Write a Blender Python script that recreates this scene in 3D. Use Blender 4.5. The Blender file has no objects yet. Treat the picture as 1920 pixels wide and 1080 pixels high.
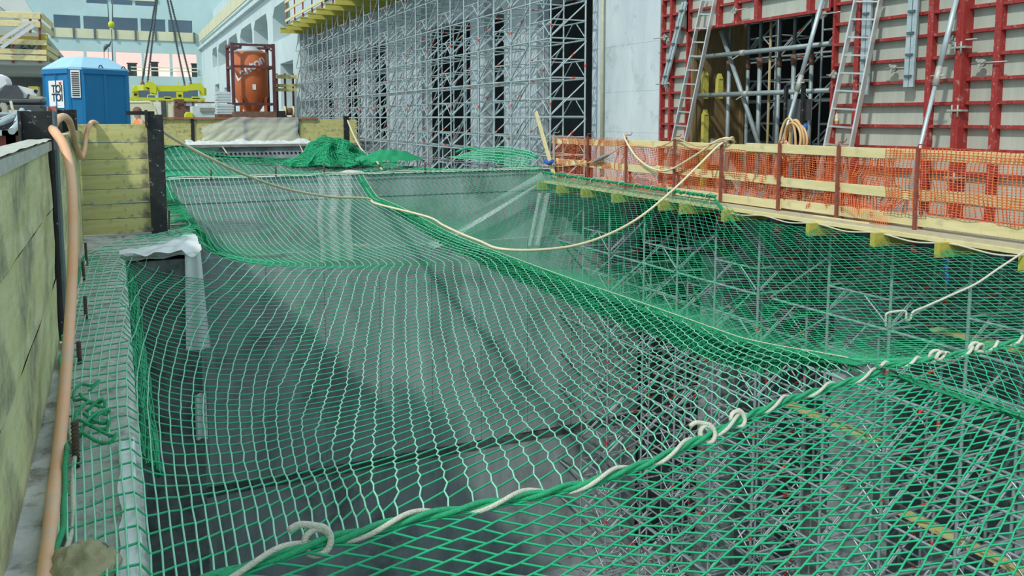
import bpy, math, random
from mathutils import Vector, Matrix
random.seed(7)
scn = bpy.context.scene
COL = scn.collection
PI = math.pi
# ------------------------------------------------------------------ camera frame
F, PX, PY = 1584.0, 960.0, 388.0
EYE = Vector((0, 0, 1.55))
CR = ((0.9058, -0.0439, 0.4214), (-0.4237, -0.0944, 0.9009), (0.00024, -0.99457, -0.10412))


def ray(x, y):
    v = (x - PX, y - PY, F)
    w = Vector([sum(CR[i][k] * v[k] for k in range(3)) for i in range(3)])
    return w / w.y


def RY(x, y, Y):
    return EYE + ray(x, y) * Y


def RX(x, y, X):
    w = ray(x, y)
    return EYE + w * (X / w.x)


def RZ(x, y, Z):
    w = ray(x, y)
    return EYE + w * ((Z - EYE.z) / w.z)


# ------------------------------------------------------------------ materials
MATS = {}


def mat(name, base, rough=0.6, metal=0.0, second=None, scale=6.0, stretch=(1, 1, 1), lo=0.35, hi=0.65,
        bump=0.0, bscale=40.0, alpha=1.0, emit=None, estr=0.0, trans=0.0, third=None, tscale=2.0, tlo=0.5, thi=0.7):
    if name in MATS:
        return MATS[name]
    m = bpy.data.materials.new(name)
    m.use_nodes = True
    nt = m.node_tree
    b = nt.nodes['Principled BSDF']
    b.inputs['Roughness'].default_value = rough
    b.inputs['Metallic'].default_value = metal
    b.inputs['Base Color'].default_value = (*base, 1)
    if trans:
        b.inputs['Transmission Weight'].default_value = trans
    if alpha < 1:
        b.inputs['Alpha'].default_value = alpha
    if emit:
        b.inputs['Emission Color'].default_value = (*emit, 1)
        b.inputs['Emission Strength'].default_value = estr
    tc = nt.nodes.new('ShaderNodeTexCoord')
    if second or third or bump:
        mp = nt.nodes.new('ShaderNodeMapping')
        mp.inputs['Scale'].default_value = stretch
        nt.links.new(tc.outputs['Object'], mp.inputs['Vector'])
    out = None
    if second:
        n = nt.nodes.new('ShaderNodeTexNoise')
        n.inputs['Scale'].default_value = scale
        n.inputs['Detail'].default_value = 6
        n.inputs['Roughness'].default_value = 0.65
        nt.links.new(mp.outputs['Vector'], n.inputs['Vector'])
        r = nt.nodes.new('ShaderNodeValToRGB')
        r.color_ramp.elements[0].position = lo
        r.color_ramp.elements[1].position = hi
        r.color_ramp.elements[0].color = (*base, 1)
        r.color_ramp.elements[1].color = (*second, 1)
        nt.links.new(n.outputs['Fac'], r.inputs['Fac'])
        out = r.outputs['Color']
        if third:
            n2 = nt.nodes.new('ShaderNodeTexNoise')
            n2.inputs['Scale'].default_value = tscale
            n2.inputs['Detail'].default_value = 8
            n2.inputs['Roughness'].default_value = 0.7
            nt.links.new(tc.outputs['Object'], n2.inputs['Vector'])
            r2 = nt.nodes.new('ShaderNodeValToRGB')
            r2.color_ramp.elements[0].position = tlo
            r2.color_ramp.elements[1].position = thi
            r2.color_ramp.elements[0].color = (0, 0, 0, 1)
            r2.color_ramp.elements[1].color = (1, 1, 1, 1)
            nt.links.new(n2.outputs['Fac'], r2.inputs['Fac'])
            mx = nt.nodes.new('ShaderNodeMix')
            mx.data_type = 'RGBA'
            nt.links.new(r2.outputs['Color'], mx.inputs[0])
            nt.links.new(out, mx.inputs[6])
            mx.inputs[7].default_value = (*third, 1)
            out = mx.outputs[2]
        nt.links.new(out, b.inputs['Base Color'])
    if bump:
        nb = nt.nodes.new('ShaderNodeTexNoise')
        nb.inputs['Scale'].default_value = bscale
        nb.inputs['Detail'].default_value = 5
        nt.links.new(mp.outputs['Vector'], nb.inputs['Vector'])
        bp = nt.nodes.new('ShaderNodeBump')
        bp.inputs['Strength'].default_value = bump
        bp.inputs['Distance'].default_value = 0.02
        nt.links.new(nb.outputs['Fac'], bp.inputs['Height'])
        nt.links.new(bp.outputs['Normal'], b.inputs['Normal'])
    MATS[name] = m
    return m


M_conc = mat('pale_concrete', (0.48, 0.56, 0.60), 0.85, second=(0.60, 0.67, 0.70), scale=1.2, stretch=(1, 1, .35), bump=.25, third=(0.33, 0.38, 0.39), tscale=1.6, tlo=.55, thi=.75)
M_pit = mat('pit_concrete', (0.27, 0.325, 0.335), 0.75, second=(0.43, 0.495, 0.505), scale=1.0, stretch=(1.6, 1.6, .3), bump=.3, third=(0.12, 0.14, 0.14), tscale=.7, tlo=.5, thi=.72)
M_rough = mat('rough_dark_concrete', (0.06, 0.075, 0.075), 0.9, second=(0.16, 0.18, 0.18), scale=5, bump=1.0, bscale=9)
M_ledge = mat('dusty_ledge', (0.43, 0.45, 0.42), 0.95, second=(0.60, 0.61, 0.58), scale=5, bump=.9, bscale=14, third=(0.20, 0.19, 0.16), tscale=6, tlo=.52, thi=.68)
M_ground = mat('site_ground', (0.22, 0.22, 0.20), 0.95, second=(0.34, 0.33, 0.30), scale=2, bump=.6)
M_teal = mat('back_hall_concrete', (0.40, 0.56, 0.57), 0.9, second=(0.47, 0.63, 0.64), scale=.25, stretch=(1, 1, .6), third=(0.36, 0.51, 0.52), tscale=.15)  # teal lamplight of the far hall is put into the concrete colour
M_pale = mat('side_hall_concrete', (0.50, 0.62, 0.64), 0.9, second=(0.57, 0.68, 0.69), scale=.4, stretch=(1, 1, .5), third=(0.44, 0.55, 0.57), tscale=.3)
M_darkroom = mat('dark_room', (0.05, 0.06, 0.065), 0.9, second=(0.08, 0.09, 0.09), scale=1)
M_blueroom = mat('room_beyond', (0.26, 0.34, 0.44), 0.9, second=(0.32, 0.40, 0.50), scale=.3)
M_pink = mat('lit_room', (0.9, 0.7, 0.65), 0.9, emit=(1.0, 0.68, 0.60), estr=0.75)
M_yel = mat('yellow_lagging', (0.52, 0.48, 0.16), 0.75, second=(0.62, 0.59, 0.27), scale=3, stretch=(.6, 3, 6), bump=.15, third=(0.16, 0.17, 0.13), tscale=4.5, tlo=.52, thi=.66)
M_yel2 = mat('grey_yellow_lagging', (0.50, 0.50, 0.22), 0.85, second=(0.66, 0.66, 0.40), scale=2.2, stretch=(3, .5, 5), bump=.2, third=(0.13, 0.135, 0.11), tscale=1.7, tlo=.48, thi=.72)
M_pine = mat('pine_board', (0.66, 0.56, 0.27), 0.75, second=(0.76, 0.67, 0.38), scale=3, stretch=(4, .5, 5), bump=.12, third=(0.52, 0.46, 0.26), tscale=4, tlo=.55, thi=.72)
M_beam = mat('yellow_timber', (0.40, 0.36, 0.05), 0.65, second=(0.50, 0.46, 0.10), scale=4, stretch=(1, 4, 4))
M_sawn = mat('sawn_grey_top', (0.40, 0.42, 0.36), 0.9, second=(0.52, 0.53, 0.47), scale=12, bump=.5)
M_blk = mat('black_steel', (0.015, 0.017, 0.018), 0.55, metal=.3, second=(0.03, 0.034, 0.036), scale=8, third=(0.35, 0.36, 0.36), tscale=14, tlo=.61, thi=.66)
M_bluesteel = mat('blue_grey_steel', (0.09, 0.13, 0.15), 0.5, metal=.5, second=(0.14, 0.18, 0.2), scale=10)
M_galv = mat('galvanised_tube', (0.38, 0.47, 0.49), 0.42, metal=.4, second=(0.50, 0.59, 0.61), scale=5)
M_galvdim = mat('dimmed_galv_tube', (0.22, 0.28, 0.29), 0.5, metal=.3, second=(0.32, 0.38, 0.39), scale=5)  # galvanised tube painted darker, dimming the sun inside the opening
M_alu = mat('aluminium', (0.62, 0.62, 0.60), 0.38, metal=.75, second=(0.72, 0.72, 0.70), scale=6)
M_mark = mat('red_marker_paint', (0.75, 0.06, 0.02), 0.5)
M_red = mat('red_form_steel', (0.27, 0.018, 0.016), 0.6, second=(0.34, 0.035, 0.03), scale=7, third=(0.50, 0.34, 0.31), tscale=9, tlo=.56, thi=.72)
M_rust = mat('rusty_red_post', (0.20, 0.05, 0.035), 0.8, second=(0.30, 0.09, 0.06), scale=20, bump=.2)
M_face = mat('grey_form_facing', (0.38, 0.42, 0.36), 0.8, second=(0.48, 0.52, 0.45), scale=2, stretch=(1, 2, .3), third=(0.36, 0.37, 0.30), tscale=5, tlo=.60, thi=.75)
M_netg = mat('green_net_twine', (0.01, 0.36, 0.16), 0.55, second=(0.02, 0.44, 0.21), scale=9)
M_netlit = mat('lit_green_twine', (0.22, 0.62, 0.42), 0.5, second=(0.34, 0.72, 0.54), scale=6)  # green twine with the grazing highlight painted into its colour
M_netd = mat('bunched_green_net', (0.008, 0.30, 0.12), 0.65, second=(0.02, 0.42, 0.19), scale=40, bump=.8, bscale=160)
M_grope = mat('green_border_rope', (0.01, 0.32, 0.13), 0.65, second=(0.03, 0.42, 0.19), scale=60, bump=.6, bscale=180)
M_wrope = mat('off_white_rope', (0.66, 0.64, 0.52), 0.8, second=(0.78, 0.76, 0.64), scale=50, bump=.8, bscale=150)
M_hose = mat('dusty_orange_hose', (0.76, 0.40, 0.22), 0.55, second=(0.78, 0.48, 0.31), scale=4, third=(0.55, 0.47, 0.38), tscale=5, tlo=.55, thi=.75)
M_hose2 = mat('beige_hose', (0.68, 0.58, 0.36), 0.5, second=(0.74, 0.66, 0.46), scale=6)
M_coil = mat('tan_hose', (0.58, 0.36, 0.15), 0.5, second=(0.66, 0.45, 0.22), scale=6)
M_onet = mat('orange_barrier_mesh', (0.78, 0.13, 0.03), 0.5, second=(0.90, 0.26, 0.09), scale=8)
M_film = mat('clear_plastic_film', (0.74, 0.80, 0.80), 0.25, alpha=.42, second=(0.82, 0.87, 0.87), scale=4, bump=.3, bscale=8)
M_film2 = mat('milky_plastic_film', (0.72, 0.78, 0.78), 0.3, alpha=.85, second=(0.82, 0.86, 0.86), scale=5, bump=.4, bscale=10)
M_blue = mat('blue_cabin_plastic', (0.0, 0.155, 0.36), 0.55, second=(0.002, 0.18, 0.41), scale=3, stretch=(2, 2, .4))
M_roof = mat('pale_blue_roof', (0.30, 0.55, 0.72), 0.4, second=(0.36, 0.60, 0.76), scale=3)
M_white = mat('white_plastic', (0.78, 0.80, 0.80), 0.5, second=(0.70, 0.73, 0.73), scale=6)
M_ink = mat('black_ink', (0.015, 0.015, 0.018), 0.6)
M_heart = mat('red_ink', (0.6, 0.02, 0.03), 0.6)
M_silo = mat('orange_silo_paint', (0.58, 0.15, 0.045), 0.5, second=(0.50, 0.12, 0.04), scale=3, stretch=(1, 1, .3))
M_silof = mat('maroon_frame_paint', (0.09, 0.03, 0.04), 0.6, second=(0.14, 0.05, 0.055), scale=5)
M_lime = mat('lime_yellow_paint', (0.58, 0.62, 0.015), 0.5, second=(0.52, 0.55, 0.03), scale=4)
M_cream = mat('cream_panel', (0.66, 0.66, 0.45), 0.7, second=(0.72, 0.72, 0.54), scale=2)
M_brown = mat('brown_rust', (0.14, 0.07, 0.05), 0.8, second=(0.2, 0.11, 0.08), scale=6)
M_rusttop = mat('rusty_rail', (0.30, 0.11, 0.05), 0.8, second=(0.38, 0.17, 0.09), scale=12)
M_block = mat('pale_blocks', (0.50, 0.58, 0.60), 0.9, second=(0.62, 0.70, 0.72), scale=4)
M_skip = mat('dark_red_skip', (0.16, 0.025, 0.015), 0.6, second=(0.2, 0.04, 0.03), scale=5)
M_grey = mat('dark_grey_plastic', (0.05, 0.06, 0.065), 0.6, second=(0.08, 0.09, 0.095), scale=6)
M_tarp = mat('grey_tarpaulin', (0.22, 0.23, 0.20), 0.8, second=(0.3, 0.31, 0.28), scale=4, bump=.4, bscale=6)
M_rebar = mat('rusty_rebar', (0.06, 0.045, 0.035), 0.8, second=(0.11, 0.08, 0.06), scale=30)
M_mud = mat('mud_lump', (0.27, 0.25, 0.14), 0.95, second=(0.38, 0.35, 0.22), scale=8, bump=1, bscale=18)
M_chain = mat('chain_steel', (0.10, 0.13, 0.14), 0.5, metal=.5)
M_bolt = mat('grey_cast_iron', (0.36, 0.37, 0.33), 0.6, metal=.4, second=(0.5, 0.5, 0.46), scale=20)
M_skin = mat('skin', (0.55, 0.32, 0.24), 0.6)
M_orange = mat('orange_workwear', (0.85, 0.2, 0.06), 0.7)
M_navy = mat('navy_trousers', (0.03, 0.04, 0.07), 0.8)
M_strap = mat('blue_strap', (0.02, 0.10, 0.42), 0.6)
M_deck = mat('deck_plywood', (0.42, 0.38, 0.26), 0.85, second=(0.5, 0.46, 0.34), scale=3, third=(.3, .28, .24), tscale=3)


# ------------------------------------------------------------------ mesh builder
class MB:
    def __init__(s):
        s.v = []; s.f = []; s.m = []; s.sm = []

    def quad_face(s, idx, mi=0, sm=False):
        s.f.append(idx); s.m.append(mi); s.sm.append(sm)

    def box(s, lo, hi, mi=0):
        x0, y0, z0 = lo; x1, y1, z1 = hi
        b = len(s.v)
        s.v += [(x0, y0, z0), (x1, y0, z0), (x1, y1, z0), (x0, y1, z0), (x0, y0, z1), (x1, y0, z1), (x1, y1, z1), (x0, y1, z1)]
        for q in ((0, 3, 2, 1), (4, 5, 6, 7), (0, 1, 5, 4), (1, 2, 6, 5), (2, 3, 7, 6), (3, 0, 4, 7)):
            s.quad_face([b + k for k in q], mi)
        return s

    def bar(s, p, q, w, h, mi=0, up=(0, 0, 1)):
        p = Vector(p); q = Vector(q); d = (q - p).normalized()
        up = Vector(up)
        if abs(d.dot(up)) > .98:
            up = Vector((0, 1, 0))
        a = d.cross(up).normalized(); c = a.cross(d).normalized()
        b = len(s.v)
        for e in (p, q):
            for (i, j) in ((-1, -1), (1, -1), (1, 1), (-1, 1)):
                s.v.append(tuple(e + a * (i * w / 2) + c * (j * h / 2)))
        for k in range(4):
            s.quad_face([b + k, b + (k + 1) % 4, b + 4 + (k + 1) % 4, b + 4 + k], mi)
        s.quad_face([b + 3, b + 2, b + 1, b], mi); s.quad_face([b + 4, b + 5, b + 6, b + 7], mi)
        return s

    def tube(s, pts, r, n=8, mi=0, cap=True, rad=None):
        pts = [Vector(p) for p in pts]
        N = len(pts)
        t0 = (pts[1] - pts[0]).normalized()
        a = t0.cross(Vector((0, 0, 1)))
        if a.length < .05:
            a = t0.cross(Vector((1, 0, 0)))
        a.normalize()
        b0 = len(s.v)
        for i in range(N):
            t = (pts[min(i + 1, N - 1)] - pts[max(i - 1, 0)])
            if t.length < 1e-9:
                t = t0
            t = t.normalized()
            a = (a - t * a.dot(t))
            if a.length < 1e-5:
                a = t.cross(Vector((.3, .5, .8)))
            a.normalize()
            c = t.cross(a)
            rr = rad[i] if rad else r
            for k in range(n):
                w = 2 * PI * (k + .5) / n
                s.v.append(tuple(pts[i] + a * (math.cos(w) * rr) + c * (math.sin(w) * rr)))
        for i in range(N - 1):
            for k in range(n):
                s.quad_face([b0 + i * n + k, b0 + i * n + (k + 1) % n, b0 + (i + 1) * n + (k + 1) % n, b0 + (i + 1) * n + k], mi, True)
        if cap:
            s.quad_face([b0 + k for k in range(n)][::-1], mi)
            s.quad_face([b0 + (N - 1) * n + k for k in range(n)], mi)
        return s

    def prism(s, poly, vec, mi=0):
        b = len(s.v); n = len(poly); vec = Vector(vec)
        s.v += [tuple(Vector(p)) for p in poly] + [tuple(Vector(p) + vec) for p in poly]
        s.quad_face(list(range(b, b + n))[::-1], mi); s.quad_face(list(range(b + n, b + 2 * n)), mi)
        for k in range(n):
            s.quad_face([b + k, b + (k + 1) % n, b + n + (k + 1) % n, b + n + k], mi)
        return s

    def grid(s, fn, nu, nv, mi=0, sm=True):
        b = len(s.v)
        for j in range(nv + 1):
            for i in range(nu + 1):
                s.v.append(tuple(fn(i / nu, j / nv)))
        for j in range(nv):
            for i in range(nu):
                k = b + j * (nu + 1) + i
                s.quad_face([k, k + 1, k + nu + 2, k + nu + 1], mi, sm)
        return s

    def lathe(s, c, prof, n=20, mi=0):
        b = len(s.v); c = Vector(c)
        for (r, z) in prof:
            for k in range(n):
                w = 2 * PI * k / n
                s.v.append((c.x + r * math.cos(w), c.y + r * math.sin(w), c.z + z))
        for i in range(len(prof) - 1):
            for k in range(n):
                s.quad_face([b + i * n + k, b + i * n + (k + 1) % n, b + (i + 1) * n + (k + 1) % n, b + (i + 1) * n + k], mi, True)
        s.quad_face([b + k for k in range(n)][::-1], mi)
        s.quad_face([b + (len(prof) - 1) * n + k for k in range(n)], mi)
        return s

    def mesh(s, name, mats, off=(0, 0, 0)):
        me = bpy.data.meshes.new(name)
        ox, oy, oz = off
        me.from_pydata([(x - ox, y - oy, z - oz) for x, y, z in s.v], [], s.f)
        for m in (mats if isinstance(mats, (list, tuple)) else [mats]):
            me.materials.append(m)
        me.polygons.foreach_set('material_index', s.m)
        me.polygons.foreach_set('use_smooth', s.sm)
        me.update()
        return me


def part(name, mb, mats, parent, label=None):
    o = bpy.data.objects.new(name, mb.mesh(name, mats, tuple(world_loc(parent))))
    COL.objects.link(o)
    o.parent = parent
    if label:
        o['label'] = label
    return o


def world_loc(o):
    p = Vector((0, 0, 0))
    while o is not None:
        p += o.location
        o = o.parent
    return p


def tagp(o, label, cat, group=None):
    o['label'] = label; o['category'] = cat
    if group:
        o['group'] = group
    return o


def empty(name, label, cat, loc, group=None):
    o = bpy.data.objects.new(name, None)
    o.empty_display_size = .1
    COL.objects.link(o); o.location = loc
    return tagp(o, label, cat, group)


def single(name, mb, mats, label, cat, group=None):
    xs = [p[0] for p in mb.v]; ys = [p[1] for p in mb.v]; zs = [p[2] for p in mb.v]
    org = ((min(xs) + max(xs)) / 2, (min(ys) + max(ys)) / 2, min(zs))
    o = bpy.data.objects.new(name, mb.mesh(name, mats, org))
    COL.objects.link(o); o.location = org
    return tagp(o, label, cat, group)


def struct(name, mb, mats):
    o = bpy.data.objects.new(name, mb.mesh(name, mats))
    COL.objects.link(o); o['kind'] = 'structure'
    return o


def copy_tree(root, loc, label, group=None):
    r = root.copy(); COL.objects.link(r); r.location = loc; r['label'] = label
    if group:
        r['group'] = group
    for ch in root.children:
        c = ch.copy(); COL.objects.link(c); c.parent = r
        for g in ch.children:
            d = g.copy(); COL.objects.link(d); d.parent = c
    return r


def bevel(o, w=.004):
    md = o.modifiers.new('edge', 'BEVEL'); md.width = w; md.segments = 1; md.limit_method = 'ANGLE'
    return o


def smooth(pts, n=6):
    """Catmull-Rom through the points"""
    P = [Vector(p) for p in pts]
    P = [P[0] * 2 - P[1]] + P + [P[-1] * 2 - P[-2]]
    out = []
    for i in range(1, len(P) - 2):
        for k in range(n):
            t = k / n
            a, b, c, d = P[i - 1], P[i], P[i + 1], P[i + 2]
            out.append(.5 * ((2 * b) + (c - a) * t + (2 * a - 5 * b + 4 * c - d) * t * t + (3 * b - a - 3 * c + d) * t ** 3))
    out.append(P[-2])
    return out


def sstep(a, b, x):
    t = max(0, min(1, (x - a) / (b - a)))
    return t * t * (3 - 2 * t)


def pl(x, pts):
    """piecewise linear, pts sorted"""
    if x <= pts[0][0]:
        return pts[0][1]
    for (a, u), (b, v) in zip(pts, pts[1:]):
        if x <= b:
            t = (x - a) / (b - a)
            t = t * t * (3 - 2 * t) * .5 + t * .5
            return u + (v - u) * t
    return pts[-1][1]


def nz(x, y=0., z=0.):
    from mathutils import noise
    return noise.noise((x, y, z))


ORD = ['first', 'second', 'third', 'fourth', 'fifth', 'sixth', 'seventh', 'eighth', 'ninth', 'tenth', 'eleventh', 'twelfth', 'thirteenth',
       'fourteenth', 'fifteenth', 'sixteenth']


def holed(axis, at, thick, u0, u1, z0, z1, holes, mb, mi=0):
    """wall plate at axis ('x' or 'y') = at..at+thick, spanning u0..u1 and z0..z1, with rectangular holes (ua, ub, za, zb)"""
    us = sorted({u0, u1, *[min(max(h[k], u0), u1) for h in holes for k in (0, 1)]})
    for a, b in zip(us, us[1:]):
        mid = (a + b) / 2
        cuts = sorted([(h[2], h[3]) for h in holes if h[0] < mid < h[1]])
        z = z0
        for (p, q) in cuts + [(z1, z1)]:
            if p - z > 1e-4:
                if axis == 'x':
                    mb.box((at, a, z), (at + thick, b, min(p, z1)), mi)
                else:
                    mb.box((a, at, z), (b, at + thick, min(p, z1)), mi)
            z = max(z, q)
    return mb

# ================================================================== the setting
PITZ = -10.8
ZT = .26            # top of the concrete wall across the pit
# pit floor
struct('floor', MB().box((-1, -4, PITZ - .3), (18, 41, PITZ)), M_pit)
# ground on the left, with a bumpy ledge strip towards the pit
mb = MB()
mb.box((-24, -6, -.4), (-.9, 130, 0))
mb.box((-.9, 12.1, -.4), (.9, 130, 0))
mb.box((.9, 19.85, -.4), (1.0, 130, 0))
struct('ground', mb, M_ground)


def ledge(u, v):
    y = -3 + v * 15.2
    x = -.92 + u * .96
    h = 0
    if 0 < u < 1:
        h = .035 * nz(x * 5, y * 4) + .012 * nz(x * 16, y * 14)
        if u > .45:
            h += .03 * max(0, nz(.3, y * 2.1))
    return (x, y, h - (.03 if u > .97 else 0))


mb = MB(); mb.grid(ledge, 26, 260)
mb.box((-.92, -3, -1.0), (.03, 12.2, -.12))
struct('trim_1', mb, M_ledge)
# pit wall on the left, the block that juts out behind it
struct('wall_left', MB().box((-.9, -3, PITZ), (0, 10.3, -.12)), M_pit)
mb = MB()
mb.box((-.9, 10.3, PITZ), (.80, 19.5, -.06))
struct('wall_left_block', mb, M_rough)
mb = MB()


def blk(u, v):
    x = -.2 + u * 1.02; y = 10.28 + v * 1.9
    return (x, y, -.05 + .05 * nz(x * 4, y * 4) + (.03 if 0 < u < 1 else -.03))


mb.grid(blk, 14, 20)
struct('trim_2', mb, M_ledge)
# far pit wall with a construction joint
mb = MB()
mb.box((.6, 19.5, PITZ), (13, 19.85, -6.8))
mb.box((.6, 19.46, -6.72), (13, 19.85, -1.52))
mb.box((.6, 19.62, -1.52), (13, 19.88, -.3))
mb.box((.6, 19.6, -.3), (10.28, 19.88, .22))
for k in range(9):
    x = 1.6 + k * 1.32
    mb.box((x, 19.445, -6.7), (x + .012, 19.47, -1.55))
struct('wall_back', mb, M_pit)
mb = MB()


def jnt(u, v):
    x = .8 + u * 11.8
    return (x, 19.49 - .05 * abs(nz(x * 2.2, v * 3.1)) * (1 if 0 < v < 1 else 0), -6.98 + v * .45 + .05 * nz(x * 1.3, 4 + v))


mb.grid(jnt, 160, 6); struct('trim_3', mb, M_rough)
mb = MB()


def captop(u, v):
    x = .55 + u * 9.75; y = 19.56 + v * .36
    return (x, y, .235 + .03 * abs(nz(x * 3, y * 5)) + .10 * math.exp(-((x - 5.0) / .35) ** 2) * math.sin(PI * v))


mb.grid(captop, 150, 6); struct('trim_4', mb, M_ledge)
# second pit beyond: left wall, end wall with its bolt row, far bank
struct('wall_left_beyond', MB().box((.4, 19.85, PITZ), (1.0, 40, .02)), M_pit)
mb = MB()
mb.box((1.0, 39.6, PITZ), (15, 40.3, .28))
mb.box((1.0, 39.52, -.26), (10.4, 39.62, .10))
struct('wall_back_beyond', mb, M_pit)
mb = MB()
for k in range(46):
    x = 1.4 + k * .19
    mb.tube([(x, 39.5, -.02), (x, 39.56, -.02)], .055, 8)
struct('trim_5', mb, M_blk)
mb = MB(); mb.box((.98, 39.4, .28), (10.6, 41.5, .40)); mb.box((1, 41.5, -.4), (40, 130, .38)); struct('ground_beyond', mb, M_ground)

# white concrete wall, columns and header on the right (face X = 12.1)
WX = 12.1
mb = MB()
mb.box((WX, 17.37, -.4), (WX + .4, 20.6, 7.0)); mb.box((WX, 5.0, -.4), (WX + .4, 7.6, 7.0))
for (xa, xb) in ((1008, 945), (908, 882), (792, 724), (690, 676), (640, 626)):
    ya, yb = RX(xa, 150, WX).y, min(56, RX(xb, 150, WX).y)
    mb.box((WX, ya, -6), (WX + .4, yb, 7.0))
mb.box((WX + .3, 20.6, 5.4), (WX + .8, 56, 7.0))
mb.box((WX, 20.6, -6), (WX + .6, 56, -.9))
for z in (1.2, 2.25, 3.45):
    mb.box((WX - .004, 17.37, z), (WX, 20.6, z + .012))
mb.box((WX - .004, 18.55, -.2), (WX, 18.57, 7))
struct('wall_right', mb, M_conc)
# rooms behind it
mb = MB()
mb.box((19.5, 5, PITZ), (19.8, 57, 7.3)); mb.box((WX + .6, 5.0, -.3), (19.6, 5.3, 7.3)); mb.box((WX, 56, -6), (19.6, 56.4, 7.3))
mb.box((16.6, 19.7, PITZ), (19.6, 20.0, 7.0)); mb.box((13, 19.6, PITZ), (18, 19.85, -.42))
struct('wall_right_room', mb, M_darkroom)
struct('ceiling', MB().box((9.9, 20.4, 7.0), (19.8, 54, 7.4)).box((WX, 5, 6.8), (19.8, 20.4, 7.1)), M_conc)  # slab's near end is out of view, extended to shade the wall header
struct('floor_room', MB().box((11.95, 5, -.42), (19.6, 20, -.12)), M_deck)
# under the deck: concrete piers and the back of the cellar
mb = MB()
for (x, y, w, d, t) in ((12.15, 10.6, .5, 1.0, -1.6), (12.2, 14.9, .5, .8, -1.6), (12.2, 7.3, .5, .6, -1.9), (12.3, 4.9, .5, 1.1, -1.9), (14.75, 12.6, .6, .9, -.5), (14.75, 8.9, .6, .9, -.5), (14.75, 16.4, .6, .9, -.5)):
    mb.box((x, y, PITZ), (x + w, y + d, t))
struct('wall_pier', mb, M_pit)
struct('wall_under', MB().box((17.6, -4, PITZ), (18, 19.6, -.42)), M_pit)
struct('wall_front', MB().box((-1, -4, PITZ), (18, -3.6, -.5)), M_pit)


# ---- hall in the distance: back facade at Y = 118 with rows of openings
BY = 118.0
def bz(x, y):
    return RY(x, y, BY).z
def bx(x):
    return RY(x, 120, BY).x
L0, R0 = bx(20), bx(372) + 1
holes = []
def row(xa, xb, ya, yb, n):
    za, zb = bz((xa + xb) / 2, yb), bz((xa + xb) / 2, ya)
    A, B = bx(xa), bx(xb)
    w = (B - A) / n
    for k in range(n):
        holes.append((A + k * w + .17, A + (k + 1) * w - .17, za, zb))
    return A, B, za, zb
r0 = row(165, 300, -14, 9, 3)
r1 = row(102, 366, 33, 74, 5)
r2 = row(104, 372, 98, 142, 5)
r3 = row(250, 372, 166, 196, 3)
mb = MB()
holed('y', BY, .35, L0 - 14, R0 + 3, -.4, 24, holes, mb)
struct('wall_far', mb, M_teal)
mb = MB()
zl = r1[2]
mb.box((r1[0] - .3, BY - .15, zl), (r1[1] + .3, BY, zl + (r1[3] - zl) * .42))
pb = single('parapet_boarding', mb, mat('pale_parapet', (.55, .55, .36), .8, second=(.62, .63, .45), scale=.4), 'pale yellow boarding along the upper window row of the far hall wall', 'boarding')
for k in range(8):
    x = r1[0] + (r1[1] - r1[0]) * k / 7
    part('post', MB().box((x - .12, BY - .3, zl - .1), (x + .12, BY - .15, zl + (r1[3] - zl) * .44)), M_bluesteel, pb)
mb = MB()
for z in (r0[2] + .6, r0[2] + 1.7):
    mb.box((r0[0], BY - .2, z), (r0[1], BY - .05, z + .4))
single('guard_boards', mb, M_cream, 'two pale guard boards across the topmost windows of the far hall wall', 'boards')
# the room behind the lower row is lit, the others are dim
for i, (r, m) in enumerate(((r0, M_blueroom), (r1, M_blueroom), (r2, M_pink), (r3, M_blueroom))):
    mb = MB(); mb.box((r[0] - 2, BY + 3.2, r[2] - .6), (r[1] + 2, BY + 3.5, r[3] + .6))
    o = struct('window_%d' % (i + 1), mb, m)
for (xa, xb, ya, t) in ((240, 256, 120, 'left of the chains'), (284, 296, 118, 'behind the lifting chains'), (360, 371, 121, 'at the right end')):
    a, b = RY(xa, 142, BY + 1.5), RY(xb, ya, BY + 1.5)
    mb = MB().box((a.x, BY + 1.2, a.z - .25), (b.x, BY + 1.8, b.z)).box((a.x - .1, BY + 1.1, b.z), (b.x + .1, BY + 1.9, b.z + .12))
    single('site_cabinet', mb, M_grey, 'dark cabinet standing inside the pink lit windows of the far hall, ' + t, 'cabinet', 'cabinets in the lit windows')
mb = MB()
for y in (128, 134):
    z = bz(300, y)
    mb.box((bx(245), BY - .25, z), (bx(370), BY - .12, z + .13))
single('guard_boards', mb, M_cream, 'pale guard boards across the pink lit windows of the far hall', 'boards')

# ---- side hall on the right, receding from the scaffold to the far wall (plane X = 10.6)
SX = 10.6
def sy(x, y=100):
    return RX(x, y, SX).y
def sz(x, y):
    return RX(x, y, SX).z
op = []
cham = []
for (xa, xb, yt, yb, ch) in ((398, 407, 86, 126, 1), (409, 427, 72, 121, 1), (428, 446, 60, 110, 1), (451, 474, 40, 100, 1), (477, 503, 22, 92, 1), (513, 546, -8, 72, 1), (401, 409, 157, 196, 0), (418, 430, 162, 176, 0), (525, 549, 112, 204, 0)):
    a, b = sorted((sy(xa), sy(xb)))
    zt = sz(xb, yt); zb = sz((xa + xb) / 2, yb)
    op.append((a, b, zb, zt))
    if ch:
        cham.append((a, b, zt))
ztop = sz(400, 60)
mb = MB()
holed('x', SX, 1.6, 53.8, BY, -.4, ztop, op, mb)
for (a, b, z) in cham:
    d = (b - a) * .14
    mb.prism([(SX, b, z), (SX, b - d, z), (SX, b, z - .6)], (1.6, 0, 0))
    mb.prism([(SX, a, z), (SX, a, z - .8), (SX, a + d * .6, z)], (1.6, 0, 0))
mb.box((SX - .35, 53.8, ztop - .9), (SX, BY, ztop - .55))
mb.box((SX + 1.6, 84, ztop), (SX + 6, BY, ztop + 4.2))
struct('wall_side', mb, M_pale)
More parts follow.
